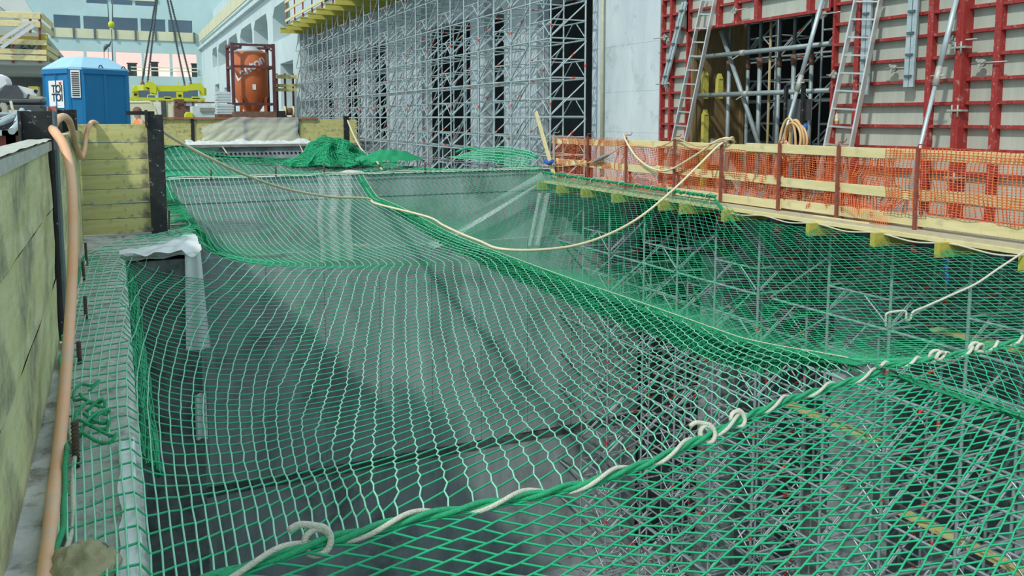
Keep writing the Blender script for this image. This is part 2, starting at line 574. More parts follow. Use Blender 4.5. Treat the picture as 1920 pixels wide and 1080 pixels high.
struct('wall_side_room', MB().box((SX + 4.5, 53.8, -.4), (SX + 4.9, BY, ztop)).box((SX, 53.8, ztop - .5), (SX + 4.6, BY, ztop - .2)), mat('room_behind', (.30, .38, .40), .9, second=(.36, .44, .46), scale=.3))
mb = MB()
n = 15
for k in range(n):
    a = 56 + k * 4.1
    mb.box((SX - .3, a, ztop + .02), (SX - .18, a + 3.95, ztop + 1.15))
single('parapet_boarding', mb, mat('pale_parapet_far', (.58, .57, .36), .8, second=(.64, .64, .46), scale=.4), 'pale yellow boarding along the roof edge of the receding side hall', 'boarding')

# ---- building on the left with balconies (front face Y = 30)
LY = 30.0
def lb(xa, xb, ya, yb, y0, y1, mb, mi=0):
    a, b = RY(xa, yb, LY), RY(xb, ya, LY)
    mb.box((a.x, y0, a.z), (b.x, y1, b.z), mi)
mb = MB()
lb(-60, 88, 111, 119, LY, LY + 14, mb)
lb(-60, 84, 119, 132, LY + 1.0, LY + 14, mb)
a, b = RY(-60, 130, LY), RY(60, 130, LY)
lb(-60, 80, 58, 64, LY + .6, LY + 14, mb)
mb.box((a.x - 10, LY + 11, a.z), (b.x - 1.0, LY + 11.4, a.z + 5))
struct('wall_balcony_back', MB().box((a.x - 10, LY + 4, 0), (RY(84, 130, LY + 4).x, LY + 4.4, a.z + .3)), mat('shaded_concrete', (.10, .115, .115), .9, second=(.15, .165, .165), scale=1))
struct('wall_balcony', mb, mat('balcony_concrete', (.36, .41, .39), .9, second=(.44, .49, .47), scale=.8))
p = [RY(-40, -40, LY + 6), RY(40, -10, LY + 6), RY(78, 48, LY + 6), RY(60, 48, LY + 6), RY(18, 26, LY + 6), RY(-40, -20, LY + 6)]
single('stair_flight', MB().prism(p, (0, 3, 0)), mat('stair_concrete', (.55, .60, .57), .9, second=(.62, .66, .63), scale=1), 'pale sloping concrete stair flight above the left balcony', 'stair')
# ================================================================== left building furniture
nm = ['topmost', 'second', 'third', 'lowest']
for k, (xa, xb, ya, yb) in enumerate(((-60, 76, 25, 31), (-60, 76, 41, 47), (-60, 88, 76, 81), (-60, 88, 94, 99), (-60, 88, 105, 111))):
    mb = MB(); lb(xa, xb, ya, yb, LY - .12, LY - .07, mb)
    bevel(single('guard_board', mb, M_pine, '%s pale guard board counted downwards on the left balcony front' % ORD[k], 'board', 'balcony guard boards'), .01)
for k, (x, ya, yb) in enumerate(((57, 27, 62), (75, 27, 118), (25, 75, 118))):
    mb = MB(); a = RY(x, yb, LY); b = RY(x, ya, LY)
    mb.bar((a.x, LY - .04, a.z), (b.x, LY - .04, b.z), .07, .06)
    single('guardrail_post', mb, M_rust, ['short rusty post on the upper tier of the left balcony', 'tall rusty post at the corner of the left balcony', 'rusty post at the middle of the lower left balcony'][k], 'post', 'balcony posts')
for k, (x0, y0, x1, y1) in enumerate(((77, 28, 84, 44), (77, 46, 84, 60), (88, 88, 97, 100), (88, 100, 97, 112))):
    a = RY(x0, y0, LY); b = RY(x1, y1, LY + 3)
    mb = MB().bar((a.x, LY, a.z), (a.x + .12, LY + 3.2, a.z), .05, .16)
    single('guard_board', mb, M_pine, '%s pale guard board running back along the side of the left balcony' % ORD[k], 'board', 'balcony guard boards')
mb = MB(); lb(80, 88, 64, 112, LY + .0, LY + .5, mb)
single('timber_column', mb, M_beam, 'yellow timber column at the outer corner of the left balcony', 'timber')
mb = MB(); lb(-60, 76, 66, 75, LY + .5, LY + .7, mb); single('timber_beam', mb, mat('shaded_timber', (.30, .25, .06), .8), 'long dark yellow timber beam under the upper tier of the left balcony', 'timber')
ld = empty('ladder', 'small grey ladder lying slanted across the left balcony', 'ladder', RY(2, 88, LY - .3))
for (x0, y0, x1, y1) in ((0, 76, 56, 40), (2, 90, 64, 47)):
    part('stile', MB().bar(RY(x0, y0, LY - .3), RY(x1, y1, LY - .3), .06, .1), M_alu, ld)
for k in range(7):
    t = .08 + k * .14
    a = RY(56 * t, 76 - 36 * t, LY - .3); b = RY(2 + 62 * t, 90 - 43 * t, LY - .3)
    part('rung', MB().tube([a, b], .02, 6), M_alu, ld)
for k in range(9):
    x = 2 + k * 8 + random.uniform(-2, 2)
    a = RY(x, 103, LY + .5); b = RY(x + random.uniform(-14, 14), random.uniform(84, 92), LY + .9)
    mb = MB().tube([a, b], .05, 6)
    single('scaffold_tube', mb, M_galv, 'galvanised tube stored on the lower left balcony behind its guard boards', 'tube', 'tubes stored on the left balcony')
mb = MB(); a = RY(66, 125, LY + 5); mb.tube([(a.x, a.y, 0), (a.x, a.y, a.z)], .06, 8); mb.box((a.x - .2, a.y - .2, a.z), (a.x + .2, a.y + .2, a.z + .08))
single('steel_prop', mb, M_galv, 'grey steel prop standing under the left balcony', 'prop')

# ================================================================== safety nets
def xedge(Y):
    return .03 + .87 * sstep(10.15, 10.75, Y)
def zseam(Y):
    return pl(Y, [(3.2, -.34), (4.45, -.30), (6, -.46), (9, -.5), (13, -.42), (18, -.2), (19.5, .26)])
def xseam(Y):
    return 5.1 + .1 * sstep(15, 19.5, Y) + .05 * math.sin(Y * .9)
def yrope(X):
    return 2.86 + .312 * X + .05 * math.sin(X * 1.9)
def zrope(X):
    return -.02 - .06 * X + .02 * math.sin(X * 2.3) - .12 * math.sin(PI * max(0, min(1, X / 5.1))) * .6
CMIN, CMAX, CPIT = -.36, 7.5, .128
def colA(c, Y):
    """X of the net column that crosses the ridge (Y = 10.5) at X = c"""
    u = (c - CMIN) / 5.46
    far = .88 + (xseam(Y) - .88) * u
    k = .33 * (10.4 - Y)
    c1 = 1.0 + k
    raw = c - k
    xl = -.36 + .14 * sstep(6.5, 3.2, Y)
    t = (c - CMIN) / (c1 - CMIN)
    near = raw if t > 1 else xl + (1.0 - xl) * (t * (.55 + .45 * t) if k > 0 else t)
    w = sstep(10.2, 12.3, Y)
    return near * (1 - w) + far * w
def zA(X, Y):
    xe = xedge(Y); xr = xseam(Y)
    S = pl(Y, [(3.0, .0), (4.3, .22), (6, .36), (8, .36), (9.8, .28), (10.6, .25), (11.6, .40), (13, .50), (14.5, .56), (16.8, .48), (19.0, .05), (19.5, 0)])
    d = X - xe
    ze = pl(Y, [(10.3, .03), (11, .10), (15, .05), (19.3, .28)])
    if Y > 19.3:
        ze = .28
    if d <= 0:
        return ze + .012 + .02 * abs(nz(X * 6, Y * 4))
    t = min(1, d / max(.1, xr - xe))
    z = ze * (1 - t) + zseam(Y) * t - S * math.sin(PI * t ** .50)
    z = z + (.28 - z) * sstep(19.0, 19.5, Y)
    kr = sstep(1.1, 0, Y - yrope(X))
    z = z * (1 - kr) + kr * zrope(X)
    z += .05 * math.exp(-((Y - 10.5) / .5) ** 2) * math.exp(-d * 2.5) + .02 * nz(X * .9, Y * .6)
    return z
def netA(c, v):
    Y = 19.52 * (1 - v) + 3.6 * v
    X = colA(c, Y)
    k = sstep(.62, 1, v)
    Y = Y * (1 - k) + k * (yrope(X) + (1 - v) * 15.9)
    return Vector((X, Y, zA(X, Y)))


def make_net(fn, nu, nv, r, mb, zig=(0., 0.), mi_u=0, mi_v=1, sides=4, jit=.0, step_u=1):
    """square-mesh net: nu columns, nv rows; zig displaces alternate knots along u and v"""
    P = {}
    for j in range(nv + 1):
        for i in range(nu + 1):
            s = 1 if (i + j) % 2 else -1
            zu = zig[0](i / nu, j / nv) if callable(zig[0]) else zig[0]
            zv = zig[1](i / nu, j / nv) if callable(zig[1]) else zig[1]
            u = (i + s * zu * (0 < i < nu)) / nu + jit * random.uniform(-1, 1) / nu * (0 < i < nu)
            v = (j + s * zv * (0 < j < nv)) / nv + jit * random.uniform(-1, 1) / nv * (0 < j < nv)
            P[i, j] = fn(u, v)
    for i in range(nu + 1):
        mb.tube([P[i, j] for j in range(nv + 1)], r, sides, mi_u, False)
    for j in range(nv + 1):
        mb.tube([P[i, j] for i in range(nu + 1)], r, sides, mi_v, False)
    return P


G_NET = 'green safety nets over the pit'
na = empty('safety_net', 'square-meshed green safety net over the left half of the pit, draped on the ledge', 'safety net', (2.5, 11, -1), G_NET)
mb = MB()
NV = 108
NC = int((CMAX - CMIN) / CPIT)
PA = {}
DLT = {}
for j in range(NV + 1):
    for i in range(NC + 1):
        v0 = j / NV; c0 = CMIN + i * CPIT
        jc = CPIT * .06 * random.uniform(-1, 1); jv = .05 * random.uniform(-1, 1)
        dv = .24 * sstep(.8, 3.6, c0) * sstep(.3, .6, v0) * (0 < j < NV)
        for s in (-1, 1):
            p = netA(c0 + jc + s * .06 * CPIT * (dv / .24), min(1, max(0, v0 + (jv * (0 < j < NV) + s * dv) / NV)))
            if p.x <= xseam(p.y) + .05:
                PA[i, j, s] = p
RT = .0050
for i in range(NC + 1):
    run = []
    for j in range(NV + 1):
        for s in (-1, 1):
            if (i, j, s) in PA:
                p = PA[i, j, s]
                if not run or (p - run[-1]).length > .004:
                    run.append(p)
            else:
                if len(run) > 1:
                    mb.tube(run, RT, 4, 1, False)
                run = []
    if len(run) > 1:
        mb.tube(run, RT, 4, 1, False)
for j in range(NV + 1):
    for i in range(NC):
        if (i, j, 1) in PA and (i + 1, j, -1) in PA:
            mb.tube([PA[i, j, 1], PA[i + 1, j, -1]], RT, 4, 0, False)
part('netting', mb, [M_netg, M_netlit], na)


def netB(u, v):
    """from the seam (u=0) to the deck edge (u=1); v from the far wall to the rope"""
    Y = 19.5 * (1 - v) + 4.5 * v
    xl = xseam(Y); xr = 9.90 - .02 * sstep(12.6, 11.5, Y)
    u = 1 - (1 - u) ** 1.15
    X = xl + (xr - xl) * u
    zr = pl(Y, [(4.4, -.16), (11.5, -.13), (12.4, .10), (19.0, .15), (19.4, .2), (19.5, .27)])
    zr -= .05 * abs(math.sin(Y * PI / 2.4))
    S = pl(Y, [(4.4, 0.10), (5.2, .30), (7, .42), (9, .46), (12, .52), (16, .45), (18.5, .15), (19.5, 0)])
    z = zseam(Y) * (1 - u) + zr * u - S * math.sin(PI * u ** .85)
    z += (.28 - z) * sstep(18.9, 19.5, Y)
    return Vector((X, Y, z))


nb = empty('safety_net', 'slant-meshed green safety net over the right half of the pit, laced to the deck', 'safety net', (7.6, 12, -1), G_NET)
mb = MB()


def netBd(u, v):
    return netB(u, v)


# diagonal meshes: strands run i+j and i-j
nu, nv = 38, 118
def strands(fn, nu, nv, r, mb, mi=(0, 1), jit=0.0):
    memo = {}
    def p(i, j):
        if (i, j) not in memo:
            a = jit * random.uniform(-1, 1); b = jit * random.uniform(-1, 1)
            memo[i, j] = fn(min(1, max(0, (i + (a if 0 < i < nu else 0)) / nu)), min(1, max(0, (j + (b if 0 < j < nv else 0)) / nv)))
        return memo[i, j]
    for s in (1, -1):
        for c in range(-nv, nu + nv + 1):
            if c % 2:
                continue
            pts = []
            for j in range(nv + 1):
                i = c + s * j if s == 1 else c - j
                if 0 <= i <= nu:
                    pts.append(p(i, j))
            if len(pts) > 1:
                mb.tube(pts, r, 4, mi[0 if s == 1 else 1], False)


strands(netB, 78, 142, .0042, mb, (0, 0), .10)
part('netting', mb, [M_netg, M_netlit], nb)

# nets in front of the cross rope, under the camera
def netC(u, v):
    X = -.15 + 5.3 * u
    d = v * 3.4
    Y = yrope(X) - .04 - d
    z = zrope(X) - .02 - .42 * (1 - math.exp(-d * 1.0)) * math.sin(PI * min(1, max(.12, .15 + u * .8))) - .03 * d
    return Vector((X, Y, z))


nc = empty('safety_net', 'green safety net with wide meshes in front of the twisted rope, nearest of the nets', 'safety net', (2.5, 2, -1), G_NET)
mb = MB()
def surfC(X, Y):
    d = max(0., yrope(X) - .02 - Y); u = (X + .15) / 5.3
    return Vector((X, min(Y, yrope(X) - .01), zrope(X) - .02 - .42 * (1 - math.exp(-d * 1.0)) * math.sin(PI * min(1, max(.12, .15 + u * .85))) - .03 * d * (1 - u)))
F1 = Vector((1.0, -.07)) * .145; F2 = Vector((.91, .40)) * .125
memo = {}
def PC(i, j):
    if (i, j) not in memo:
        q = F1 * (i + .07 * random.uniform(-1, 1)) + F2 * (j + .07 * random.uniform(-1, 1)) + Vector((-.15, .4))
        ok = -.2 < q.x < 5.24 and yrope(q.x) - 3.3 < q.y < yrope(q.x) + .07
        memo[i, j] = surfC(q.x, q.y) if ok else None
    return memo[i, j]
def lines(keys):
    run = []
    for k in keys:
        p = PC(*k)
        if p is None:
            if len(run) > 1:
                mb.tube(run, .0056, 4, 0, False)
            run = []
        else:
            run.append(p)
    if len(run) > 1:
        mb.tube(run, .0056, 4, 0, False)
for j in range(-80, 120):
    for i in range(-120, 120):
        if PC(i, j) is not None and PC(i + 1, j) is not None:
            p, q = PC(i, j), PC(i + 1, j)
            p2 = PC(i, j + 1) or p; q0 = PC(i + 1, j - 1) or q
            mb.tube([p.lerp(p2, .17), q.lerp(q0, .17)], .0056, 4, 0, False)
for i in range(-120, 120):
    lines([(i, j) for j in range(-80, 120)])
part('netting', mb, [M_netg, M_netlit], nc)


def zrope2(X):
    t = (X - 5.1) / 5.0
    return -.30 + .18 * t - .16 * math.sin(PI * min(1, t)) * .5
def yrope2(X):
    return 4.45 + .06 * (X - 5.1) / 5 + .03 * math.sin(X * 2)
def netD(u, v):
    X = 5.12 + 4.95 * u + .0 * v
    d = v * 3.6
    Y = yrope2(X) - .03 - d
    t = u
    z = zrope2(X) - (.55 * sstep(0, 1.3, d)) * math.sin(PI * min(1, u ** .8)) * .9 - .02 * d
    return Vector((X, Y, z))


nd = empty('safety_net', 'green safety net in the near right corner of the pit, beyond the seam', 'safety net', (7.5, 3, -1), G_NET)
mb = MB()
strands(netD, 76, 54, .0046, mb, (0, 0), .15)
part('netting', mb, [M_netg, M_netlit], nd)

# bunched overlap hanging below the seam
def band(Y):
    return .26 * sstep(4.4, 6.2, Y) * (1 - .62 * sstep(9, 19, Y))
mb = MB()
for k in range(44):
    ph = random.uniform(0, 9); h0 = random.random(); x0 = random.uniform(-.09, .03)
    pts = []
    for q in range(74):
        Y = 19.3 - q * (19.3 - 4.5) / 73
        pts.append((xseam(Y) + x0 + .03 * math.sin(Y * 3.1 + ph) * band(Y) * 4, Y, zseam(Y) + .01 - band(Y) * h0 + .05 * band(Y) * math.sin(Y * 5.3 + ph)))
    mb.tube(pts, .0055, 4, 0, False)
for q in range(1500):
    Y = random.uniform(4.7, 19.2); s = random.choice((-1, 1)); L = random.uniform(.08, .24); x0 = random.uniform(-.09, .03)
    mb.tube([(xseam(Y) + .02, Y, zseam(Y) + .015), (xseam(Y) + x0, Y + s * L * .5, zseam(Y) - band(Y) * .5), (xseam(Y) + x0 - .02, Y + s * L, zseam(Y) - band(Y))], .0058, 4, 0, False)
part('bunched_edge', mb, [M_netd], nb, 'dense bunched edge of the net along the seam')

mb = MB()
mb.tube([(xseam(Y) + .03, Y, zseam(Y) + .02) for Y in [19.3 - k * .2 for k in range(74)]], .005, 6)
part('border_rope', mb, [M_wrope], nb, 'pale cord along the seam')
# near cross rope: two green border ropes with a white lacing rope wound round them
def twisted(path, r, off, ph, pitch, n=8, r2=None):
    pts = []
    L = 0
    for i, p in enumerate(path):
        p = Vector(p)
        if i:
            L += (p - Vector(path[i - 1])).length
        t = (Vector(path[min(i + 1, len(path) - 1)]) - Vector(path[max(0, i - 1)])).normalized()
        a = t.cross(Vector((0, 0, 1))).normalized(); c = a.cross(t)
        w = 2 * PI * L / pitch + ph
        pts.append(p + a * (off * math.cos(w)) + c * (off * math.sin(w)))
    return pts


ropep = [Vector((X, yrope(X), zrope(X))) for X in [-.15 + 5.3 * k / 400 for k in range(401)]]
mb = MB()
for ph in (0, PI):
    mb.tube(twisted(ropep, .017, .0115, ph, .50), .0125, 8, 0)
part('border_rope', mb, [M_grope], na)
lr = empty('lacing_rope', 'off-white rope wound round the green border rope that crosses the pit in front', 'rope', (2.4, 3.6, -.3), 'white lacing ropes on the nets')
mb = MB()
mb.tube(twisted(ropep, .012, .026, 1.0, .60), .0112, 8)
part('rope_strand', mb, [M_wrope], lr)
for n, (px, py) in enumerate(((1318, 800), (1378, 776), (600, 1056))):
    X0 = min(ropep, key=lambda p: abs((p - EYE).normalized().dot((RY(px, py, 4) - EYE).normalized()) - 1))
    mb = MB()
    pts = []
    for q in range(40):
        w = q / 39 * 2.4 * PI
        pts.append(X0 + Vector((.05 * math.cos(w), .02 * math.sin(w), .045 * math.sin(w) + .012 * (q / 39))))
    if n != 1:
        pts += [pts[-1] + Vector((-.03 - .03 * k, .01, .02 * math.sin(k))) for k in range(1, 4)]
    mb.tube(smooth(pts, 2), .0135, 8)
    part('knot', mb, [M_wrope], lr)
rope2 = [Vector((X, yrope2(X), zrope2(X))) for X in [5.1 + 5.0 * k / 300 for k in range(301)]]
mb = MB()
for ph in (0, PI):
    mb.tube(twisted(rope2, .017, .011, ph, .5), .0125, 8)
part('border_rope', mb, [M_grope], nb)
lr = empty('lacing_rope', 'off-white rope wound loosely round the border rope to the right of the seam', 'rope', (7, 4.5, -.3), 'white lacing ropes on the nets')
mb = MB()
mb.tube(twisted(rope2[:150], .012, .027, .4, .34), .0125, 8)
mb.tube(twisted(rope2[149:], .012, .026, .4, .9), .0125, 8)
part('rope_strand', mb, [M_wrope], lr)
for X in (5.75, 6.25):
    c = Vector((X, yrope2(X), zrope2(X))); mb = MB()
    pts = [c + Vector((.055 * math.cos(q / 30 * 3 * PI), .03 * math.sin(q / 30 * 5), .05 * math.sin(q / 30 * 3 * PI))) for q in range(31)] + [c + Vector((.12, -.03, -.03))]
    mb.tube(smooth(pts, 2), .014, 8); part('knot', mb, [M_wrope], lr)
# thin border strand between the seam and the near right net
mb = MB()
for k in range(8):
    pts = [(5.14 + .02 * math.sin(q + k) + .02 * k, 4.4 - q * .12, zrope2(5.14) - .05 - .004 * k + .012 * math.sin(q * 1.7 + k)) for q in range(30)]
    mb.tube(pts, .006, 4, 0, False)
part('bunched_edge', mb, [M_netd], nd, 'dense bunched edge of the net along the seam')

# border of the left net on the ledge: green cord, white cord, tangles
mb = MB()
pts = []
for q in range(90):
    Y = 10.6 - q * 7.9 / 89
    x = colA(CMIN, Y) - .02
    pts.append((x + .03 * nz(Y * 3, 1), Y, .045 + .03 * abs(nz(Y * 2.3, 5))))
mb.tube(smooth(pts, 3), .0105, 8)
for (y0, x0) in ((4.75, -.20), (4.55, -.17), (5.1, -.22)):
    p2 = [(x0 + .07 * math.cos(k * .8 + y0) + .05 * (k / 12), y0 + .16 * math.sin(k * .55) - .02 * k, .05 + .035 * math.sin(k * 1.1) ** 2) for k in range(14)]
    mb.tube(smooth(p2, 4), .0085, 8)
part('border_rope', mb, [M_grope], na)
mb = MB()
mb.tube(smooth([(p[0] + .03, p[1], .04 + .01 * math.sin(i)) for i, p in enumerate(pts)][::3], 3), .010, 8)
single('lashing_rope', mb, M_wrope, 'thin white rope lying straight along the ledge beside the rusty starter bars', 'rope')
# bunched net against the wall on the left, behind the jutting block
mb = MB()
for k in range(520):
    y = 19.3 - random.random() * 7.3
    t = random.random()
    p0 = Vector((.50 + .5 * random.random() ** .5, y, .09 - .03 * random.random())); dr = .40 + .6 * (y - 12) / 7.3
    p1 = Vector((.98 + .22 * t, p0.y + random.uniform(-.6, .2), -(.30 + .25 * t) * dr))
    p2 = p1 + Vector((.12, random.uniform(-.5, .1), -.22 * dr)); p0b = Vector((.97, p0.y + random.uniform(-.2, .1), .07))
    mb.tube(smooth([p0, p0b, p1, p2], 3), .006, 4, 0, False)
part('bunched_edge', mb, [M_netd], na, 'dense folds of net hanging against the pit wall')
mb = MB()
for k in range(26):
    ph = random.uniform(0, 9); x0 = random.uniform(.02, .13)
    mb.tube([(x0 + .02 * math.sin(q * .5 + ph), 10.1 - q * .16, -.02 - x0 * 1.9 + .02 * math.sin(q * .8 + ph * 2)) for q in range(36)], .0052, 4, 0, False)
part('bunched_edge', mb, [M_netg], na, 'strands bunched along the ledge edge')
# green lacing along the deck edge on the far right and its white ties
mb = MB()
pts = [(9.90 + .03 * nz(q * .7, 2), 19.3 - q * .07, .12 + .03 * nz(q * .6, 7) + .0005 * (100 - q)) for q in range(100)]
for ph in (0, 2, 4):
    mb.tube(twisted(pts, .02, .022, ph, .4), .017, 6)
pts2 = smooth([(9.90, 12.4, .10), (9.86, 12.15, -.06), (9.80, 11.8, -.24), (9.72, 11.4, -.38)], 6)
mb.tube(twisted(pts2, .012, .012, 0, .3), .016, 6); mb.tube(twisted(pts2, .012, .012, PI, .3), .016, 6)
part('bunched_edge', mb, [M_netd], nb, 'rolled green edge of the net laced along the deck')
for k in range(11):
    mb = MB(); y = 18.6 - k * .6; c = Vector((9.92, y, .12))
    mb.tube([c + Vector((.07 * math.cos(w), .12 * (w / 6.3 - .5), .07 * math.sin(w))) for w in [q * .42 for q in range(16)]] + [c + Vector((-.05, -.1, -.13))], .008, 6)
    part('tie', mb, [M_wrope], nb, 'white cord tie')
mb = MB()
mb.tube(smooth([(9.90, 12.3 - k * .6, -.09 - .05 * (k % 2)) for k in range(14)], 6), .012, 6)
part('border_rope', mb, [M_wrope], nb, 'white cord along the near deck edge')
# white cord line on the top edge of the far wall
mb = MB()
mb.tube(smooth([(1.0 + k * .5, 19.5, .285 + .012 * math.sin(k * 2)) for k in range(19)], 4), .011, 6)
part('border_rope', mb, [M_wrope], na, 'white cord along the top of the far wall')

# net over the second pit and the heap of spare net
def net2(u, v):
    Y = 19.95 + 14.5 * v
    X = 1.0 + (9.2 - .0 * v) * u
    edge = .30 * (1 - v) + .05 * v
    z = edge - .75 * math.sin(PI * v ** .8) * math.sin(PI * (.08 + .84 * u)) - .35 * v * sstep(.3, .8, u) + .45 * v * math.exp(-((u - .12) / .10) ** 2)
    return Vector((X, Y, z))


n2 = empty('safety_net', 'green safety net hanging over the second pit behind the concrete wall', 'safety net', (5.5, 27, -1), G_NET)
mb = MB(); make_net(net2, 46, 64, .0085, mb, (.15, .1), 1, 0, 4, .1); part('netting', mb, [M_netg, M_netlit], n2)
mb = MB()
for e in (0, 1):
    pts = [net2(k / 60, 1) + Vector((0, 0, .03 * nz(k * .7, e))) for k in range(61)]
    mb.tube(pts, .045, 6)
    pts = [net2(.98 if e else .02, k / 60) for k in range(61)]
    mb.tube(pts, .03, 6)
for k in range(120):
    u = random.random(); v = random.uniform(.86, 1.0)
    p = net2(u, v); mb.tube([p, p + Vector((.5, .1, .03)), p + Vector((1.0, random.uniform(-.2, .2), 0))], .012, 4, 0, False)
part('bunched_edge', mb, [M_netd], n2)
mb = MB()
c0 = Vector((7.4, 33.5, -.25))
def heap(u, v):
    x = (u - .5) * 3.2; h = .95 * math.exp(-(x / .95) ** 2) * (1 - v * v) + .45 * math.exp(-((x - 1.0) / .8) ** 2) * (1 - v)
    return c0 + Vector((x + .12 * math.sin(v * 9 + u * 8), -v * 1.6 + .22 * math.sin(u * 23) + .1 * nz(u * 8, v * 8), h + .12 * nz(u * 7, v * 6)))
mb.grid(heap, 40, 16)
h = single('spare_net_heap', mb, M_netd, 'crumpled heap of dark green net hung up beyond the second pit', 'net')
hm = MB(); make_net(lambda u, v: heap(u, v) + Vector((0, -.06, .05)), 26, 14, .014, hm, (.2, .2), 0, 0, 4, .3); part('netting', hm, [M_netg], h)
mb = MB()
c1 = Vector((9.2, 30.5, .0))
mb.grid(lambda u, v: c1 + Vector(((u - .5) * 2.4, (v - .5) * 1.2, .38 * math.sin(PI * u) ** .7 * math.sin(PI * v) + .12 * nz(u * 9, v * 7))), 30, 14)
single('spare_net_heap', mb, M_netd, 'low green heap of net beside the foot of the scaffold', 'net')
# green debris net hung on the scaffold foot near the fence end
mb = MB()
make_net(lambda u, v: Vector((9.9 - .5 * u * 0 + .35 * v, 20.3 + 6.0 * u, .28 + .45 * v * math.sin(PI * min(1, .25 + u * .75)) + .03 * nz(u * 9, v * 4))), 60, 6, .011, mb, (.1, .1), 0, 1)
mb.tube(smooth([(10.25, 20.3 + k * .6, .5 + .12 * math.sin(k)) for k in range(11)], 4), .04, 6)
single('edge_net', mb, [M_netg, M_netlit], 'strip of green net lashed along the scaffold foot beside the fence end', 'net', None)

# ================================================================== shoring on the left
# near lagging boards between two steel H posts (plane X = -.42)
def hpost(y, x0, z0, z1, name_label, axis='x', grp='steel H posts of the shoring', lit=False):
    mb = MB()
    if axis == 'x':      # flanges face the pit
        mb.box((x0 - .018, y - .11, z0), (x0, y + .11, z1)); mb.box((x0 - .22, y - .11, z0), (x0 - .202, y + .11, z1)); mb.box((x0 - .204, y - .007, z0), (x0 - .016, y + .007, z1))
    else:
        mb.box((x0 - .1, y, z0), (x0 + .1, y + .016, z1)); mb.box((x0 - .1, y + .20, z0), (x0 + .1, y + .216, z1)); mb.box((x0 - .008, y + .014, z0), (x0 + .008, y + .202, z1))
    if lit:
        mb.m[:6] = [1] * 6  # pit-side flange in paler steel, the light on it painted in
    return bevel(single('shoring_post', mb, [M_blk, M_bluesteel], name_label, 'post', grp), .003)


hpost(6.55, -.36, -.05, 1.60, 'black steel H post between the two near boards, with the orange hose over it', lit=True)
hpost(11.95, -.43, 0, 1.66, 'black steel H post at the left edge of the yellow boarding')
hz = (('bottom', .0, .47), ('middle', .475, .95), ('top', .955, 1.40))
for k, (n, z0, z1) in enumerate(hz):
    mb = MB()
    def brd(u, v):
        y = 1.2 + u * 5.2
        return (-.405 + .012 * nz(y * 1.5, k * 9 + v * 2), y, z0 + (z1 - z0) * v + (.02 * nz(y * 2.2, k) if 0.9 < v else 0))
    mb.grid(brd, 40, 6)
    mb.box((-.50, 1.2, z0), (-.42, 6.4, z1 - .02))
    single('lagging_board', mb, M_yel2, '%s of the stained boards in the near wall on the far left' % n, 'board', 'stained boards of the near shoring')
mb = MB(); mb.grid(lambda u, v: (-.52 + .135 * u, 1.2 + 5.2 * v, 1.412 + .010 * nz(u * 2, v * 14)), 6, 90); mb.box((-.515, 1.2, 1.34), (-.388, 6.4, 1.398))
single('top_plank', mb, M_sawn, 'grey splintered plank lying along the top of the near stained boards', 'plank')
for k, (z0, z1) in enumerate(((0, .46), (.465, .93), (.935, 1.40))):
    mb = MB().box((-.50, 6.72, z0), (-.425, 11.85, z1))
    bevel(single('lagging_board', mb, M_yel2, '%s of the stained boards behind the orange hose' % ('bottom', 'middle', 'top')[k], 'board', 'stained boards of the near shoring'), .006)
# yellow boarding facing the camera (Y = 12.2)
hpost(12.12, .48, .02, 1.60, 'black steel H post at the right edge of the yellow boarding', 'y')
mb = MB(); mb.bar((.14, 12.2, 1.62), (.48, 12.2, 1.62), .05, .05); mb.box((.36, 12.05, 1.44), (.39, 12.24, 1.66))
single('tie_bar', mb, M_blk, 'short dark steel bar bolted to the head of the right black post', 'bar')
zz = [0.04, .24, .44, .63, .82, 1.02, 1.24, 1.48]
nn = ['lowest', 'second from bottom', 'third from bottom', 'fourth from bottom', 'fifth from bottom', 'second from top', 'topmost']
for k in range(7):
    mb = MB().box((-.44, 12.20 + .004 * (k % 2), zz[k]), (.40, 12.27, zz[k + 1] - .006))
    bevel(single('lagging_plank', mb, M_yel, '%s yellow plank of the boarding in front of the blue toilet cabin' % nn[k], 'plank', 'yellow planks in front of the toilet cabin'), .004)
single('grate_bar', MB().tube([(-.30, 12.185, .04 + .4), (-.30, 12.19, .47)], .012, 6).bar((-.32, 12.185, .44), (.36, 12.185, .455), .012, .012), M_galv, 'thin grey batten nailed across the yellow planks at half height', 'batten')
# rusty starter bars along the ledge
for k, (px, py, top, ll) in enumerate(((163, 500, 455, 0), (158, 530, 490, 0), (162, 605, 555, 0), (150, 690, 640, 0), (143, 880, 790, 0), (317, 432, 395, 0), (155, 455, 425, 0))):
    b = RZ(px, py, -.02); t = RY(px - 3 if k != 5 else px, top, b.y)
    mb = MB(); mb.tube([b, t], .012 if k != 4 else .014, 8)
    for q in range(12):
        c = b.lerp(t, (q + .5) / 12); mb.tube([c - Vector((0, 0, .004)), c + Vector((0, 0, .004))], .0155 if k != 4 else .018, 8)
    lab = ['beside the ledge corner, behind a shorter one', 'just in front of the bar at the ledge corner', 'third from the ledge corner along the hose', 'fourth from the ledge corner along the hose', 'standing tallest and nearest, beside the tangled green cord', 'at the foot of the right black post', 'at the foot of the left black post'][k]
    single('starter_bar', mb, M_rebar, 'rusty ribbed steel bar ' + lab, 'rebar', 'rusty starter bars')
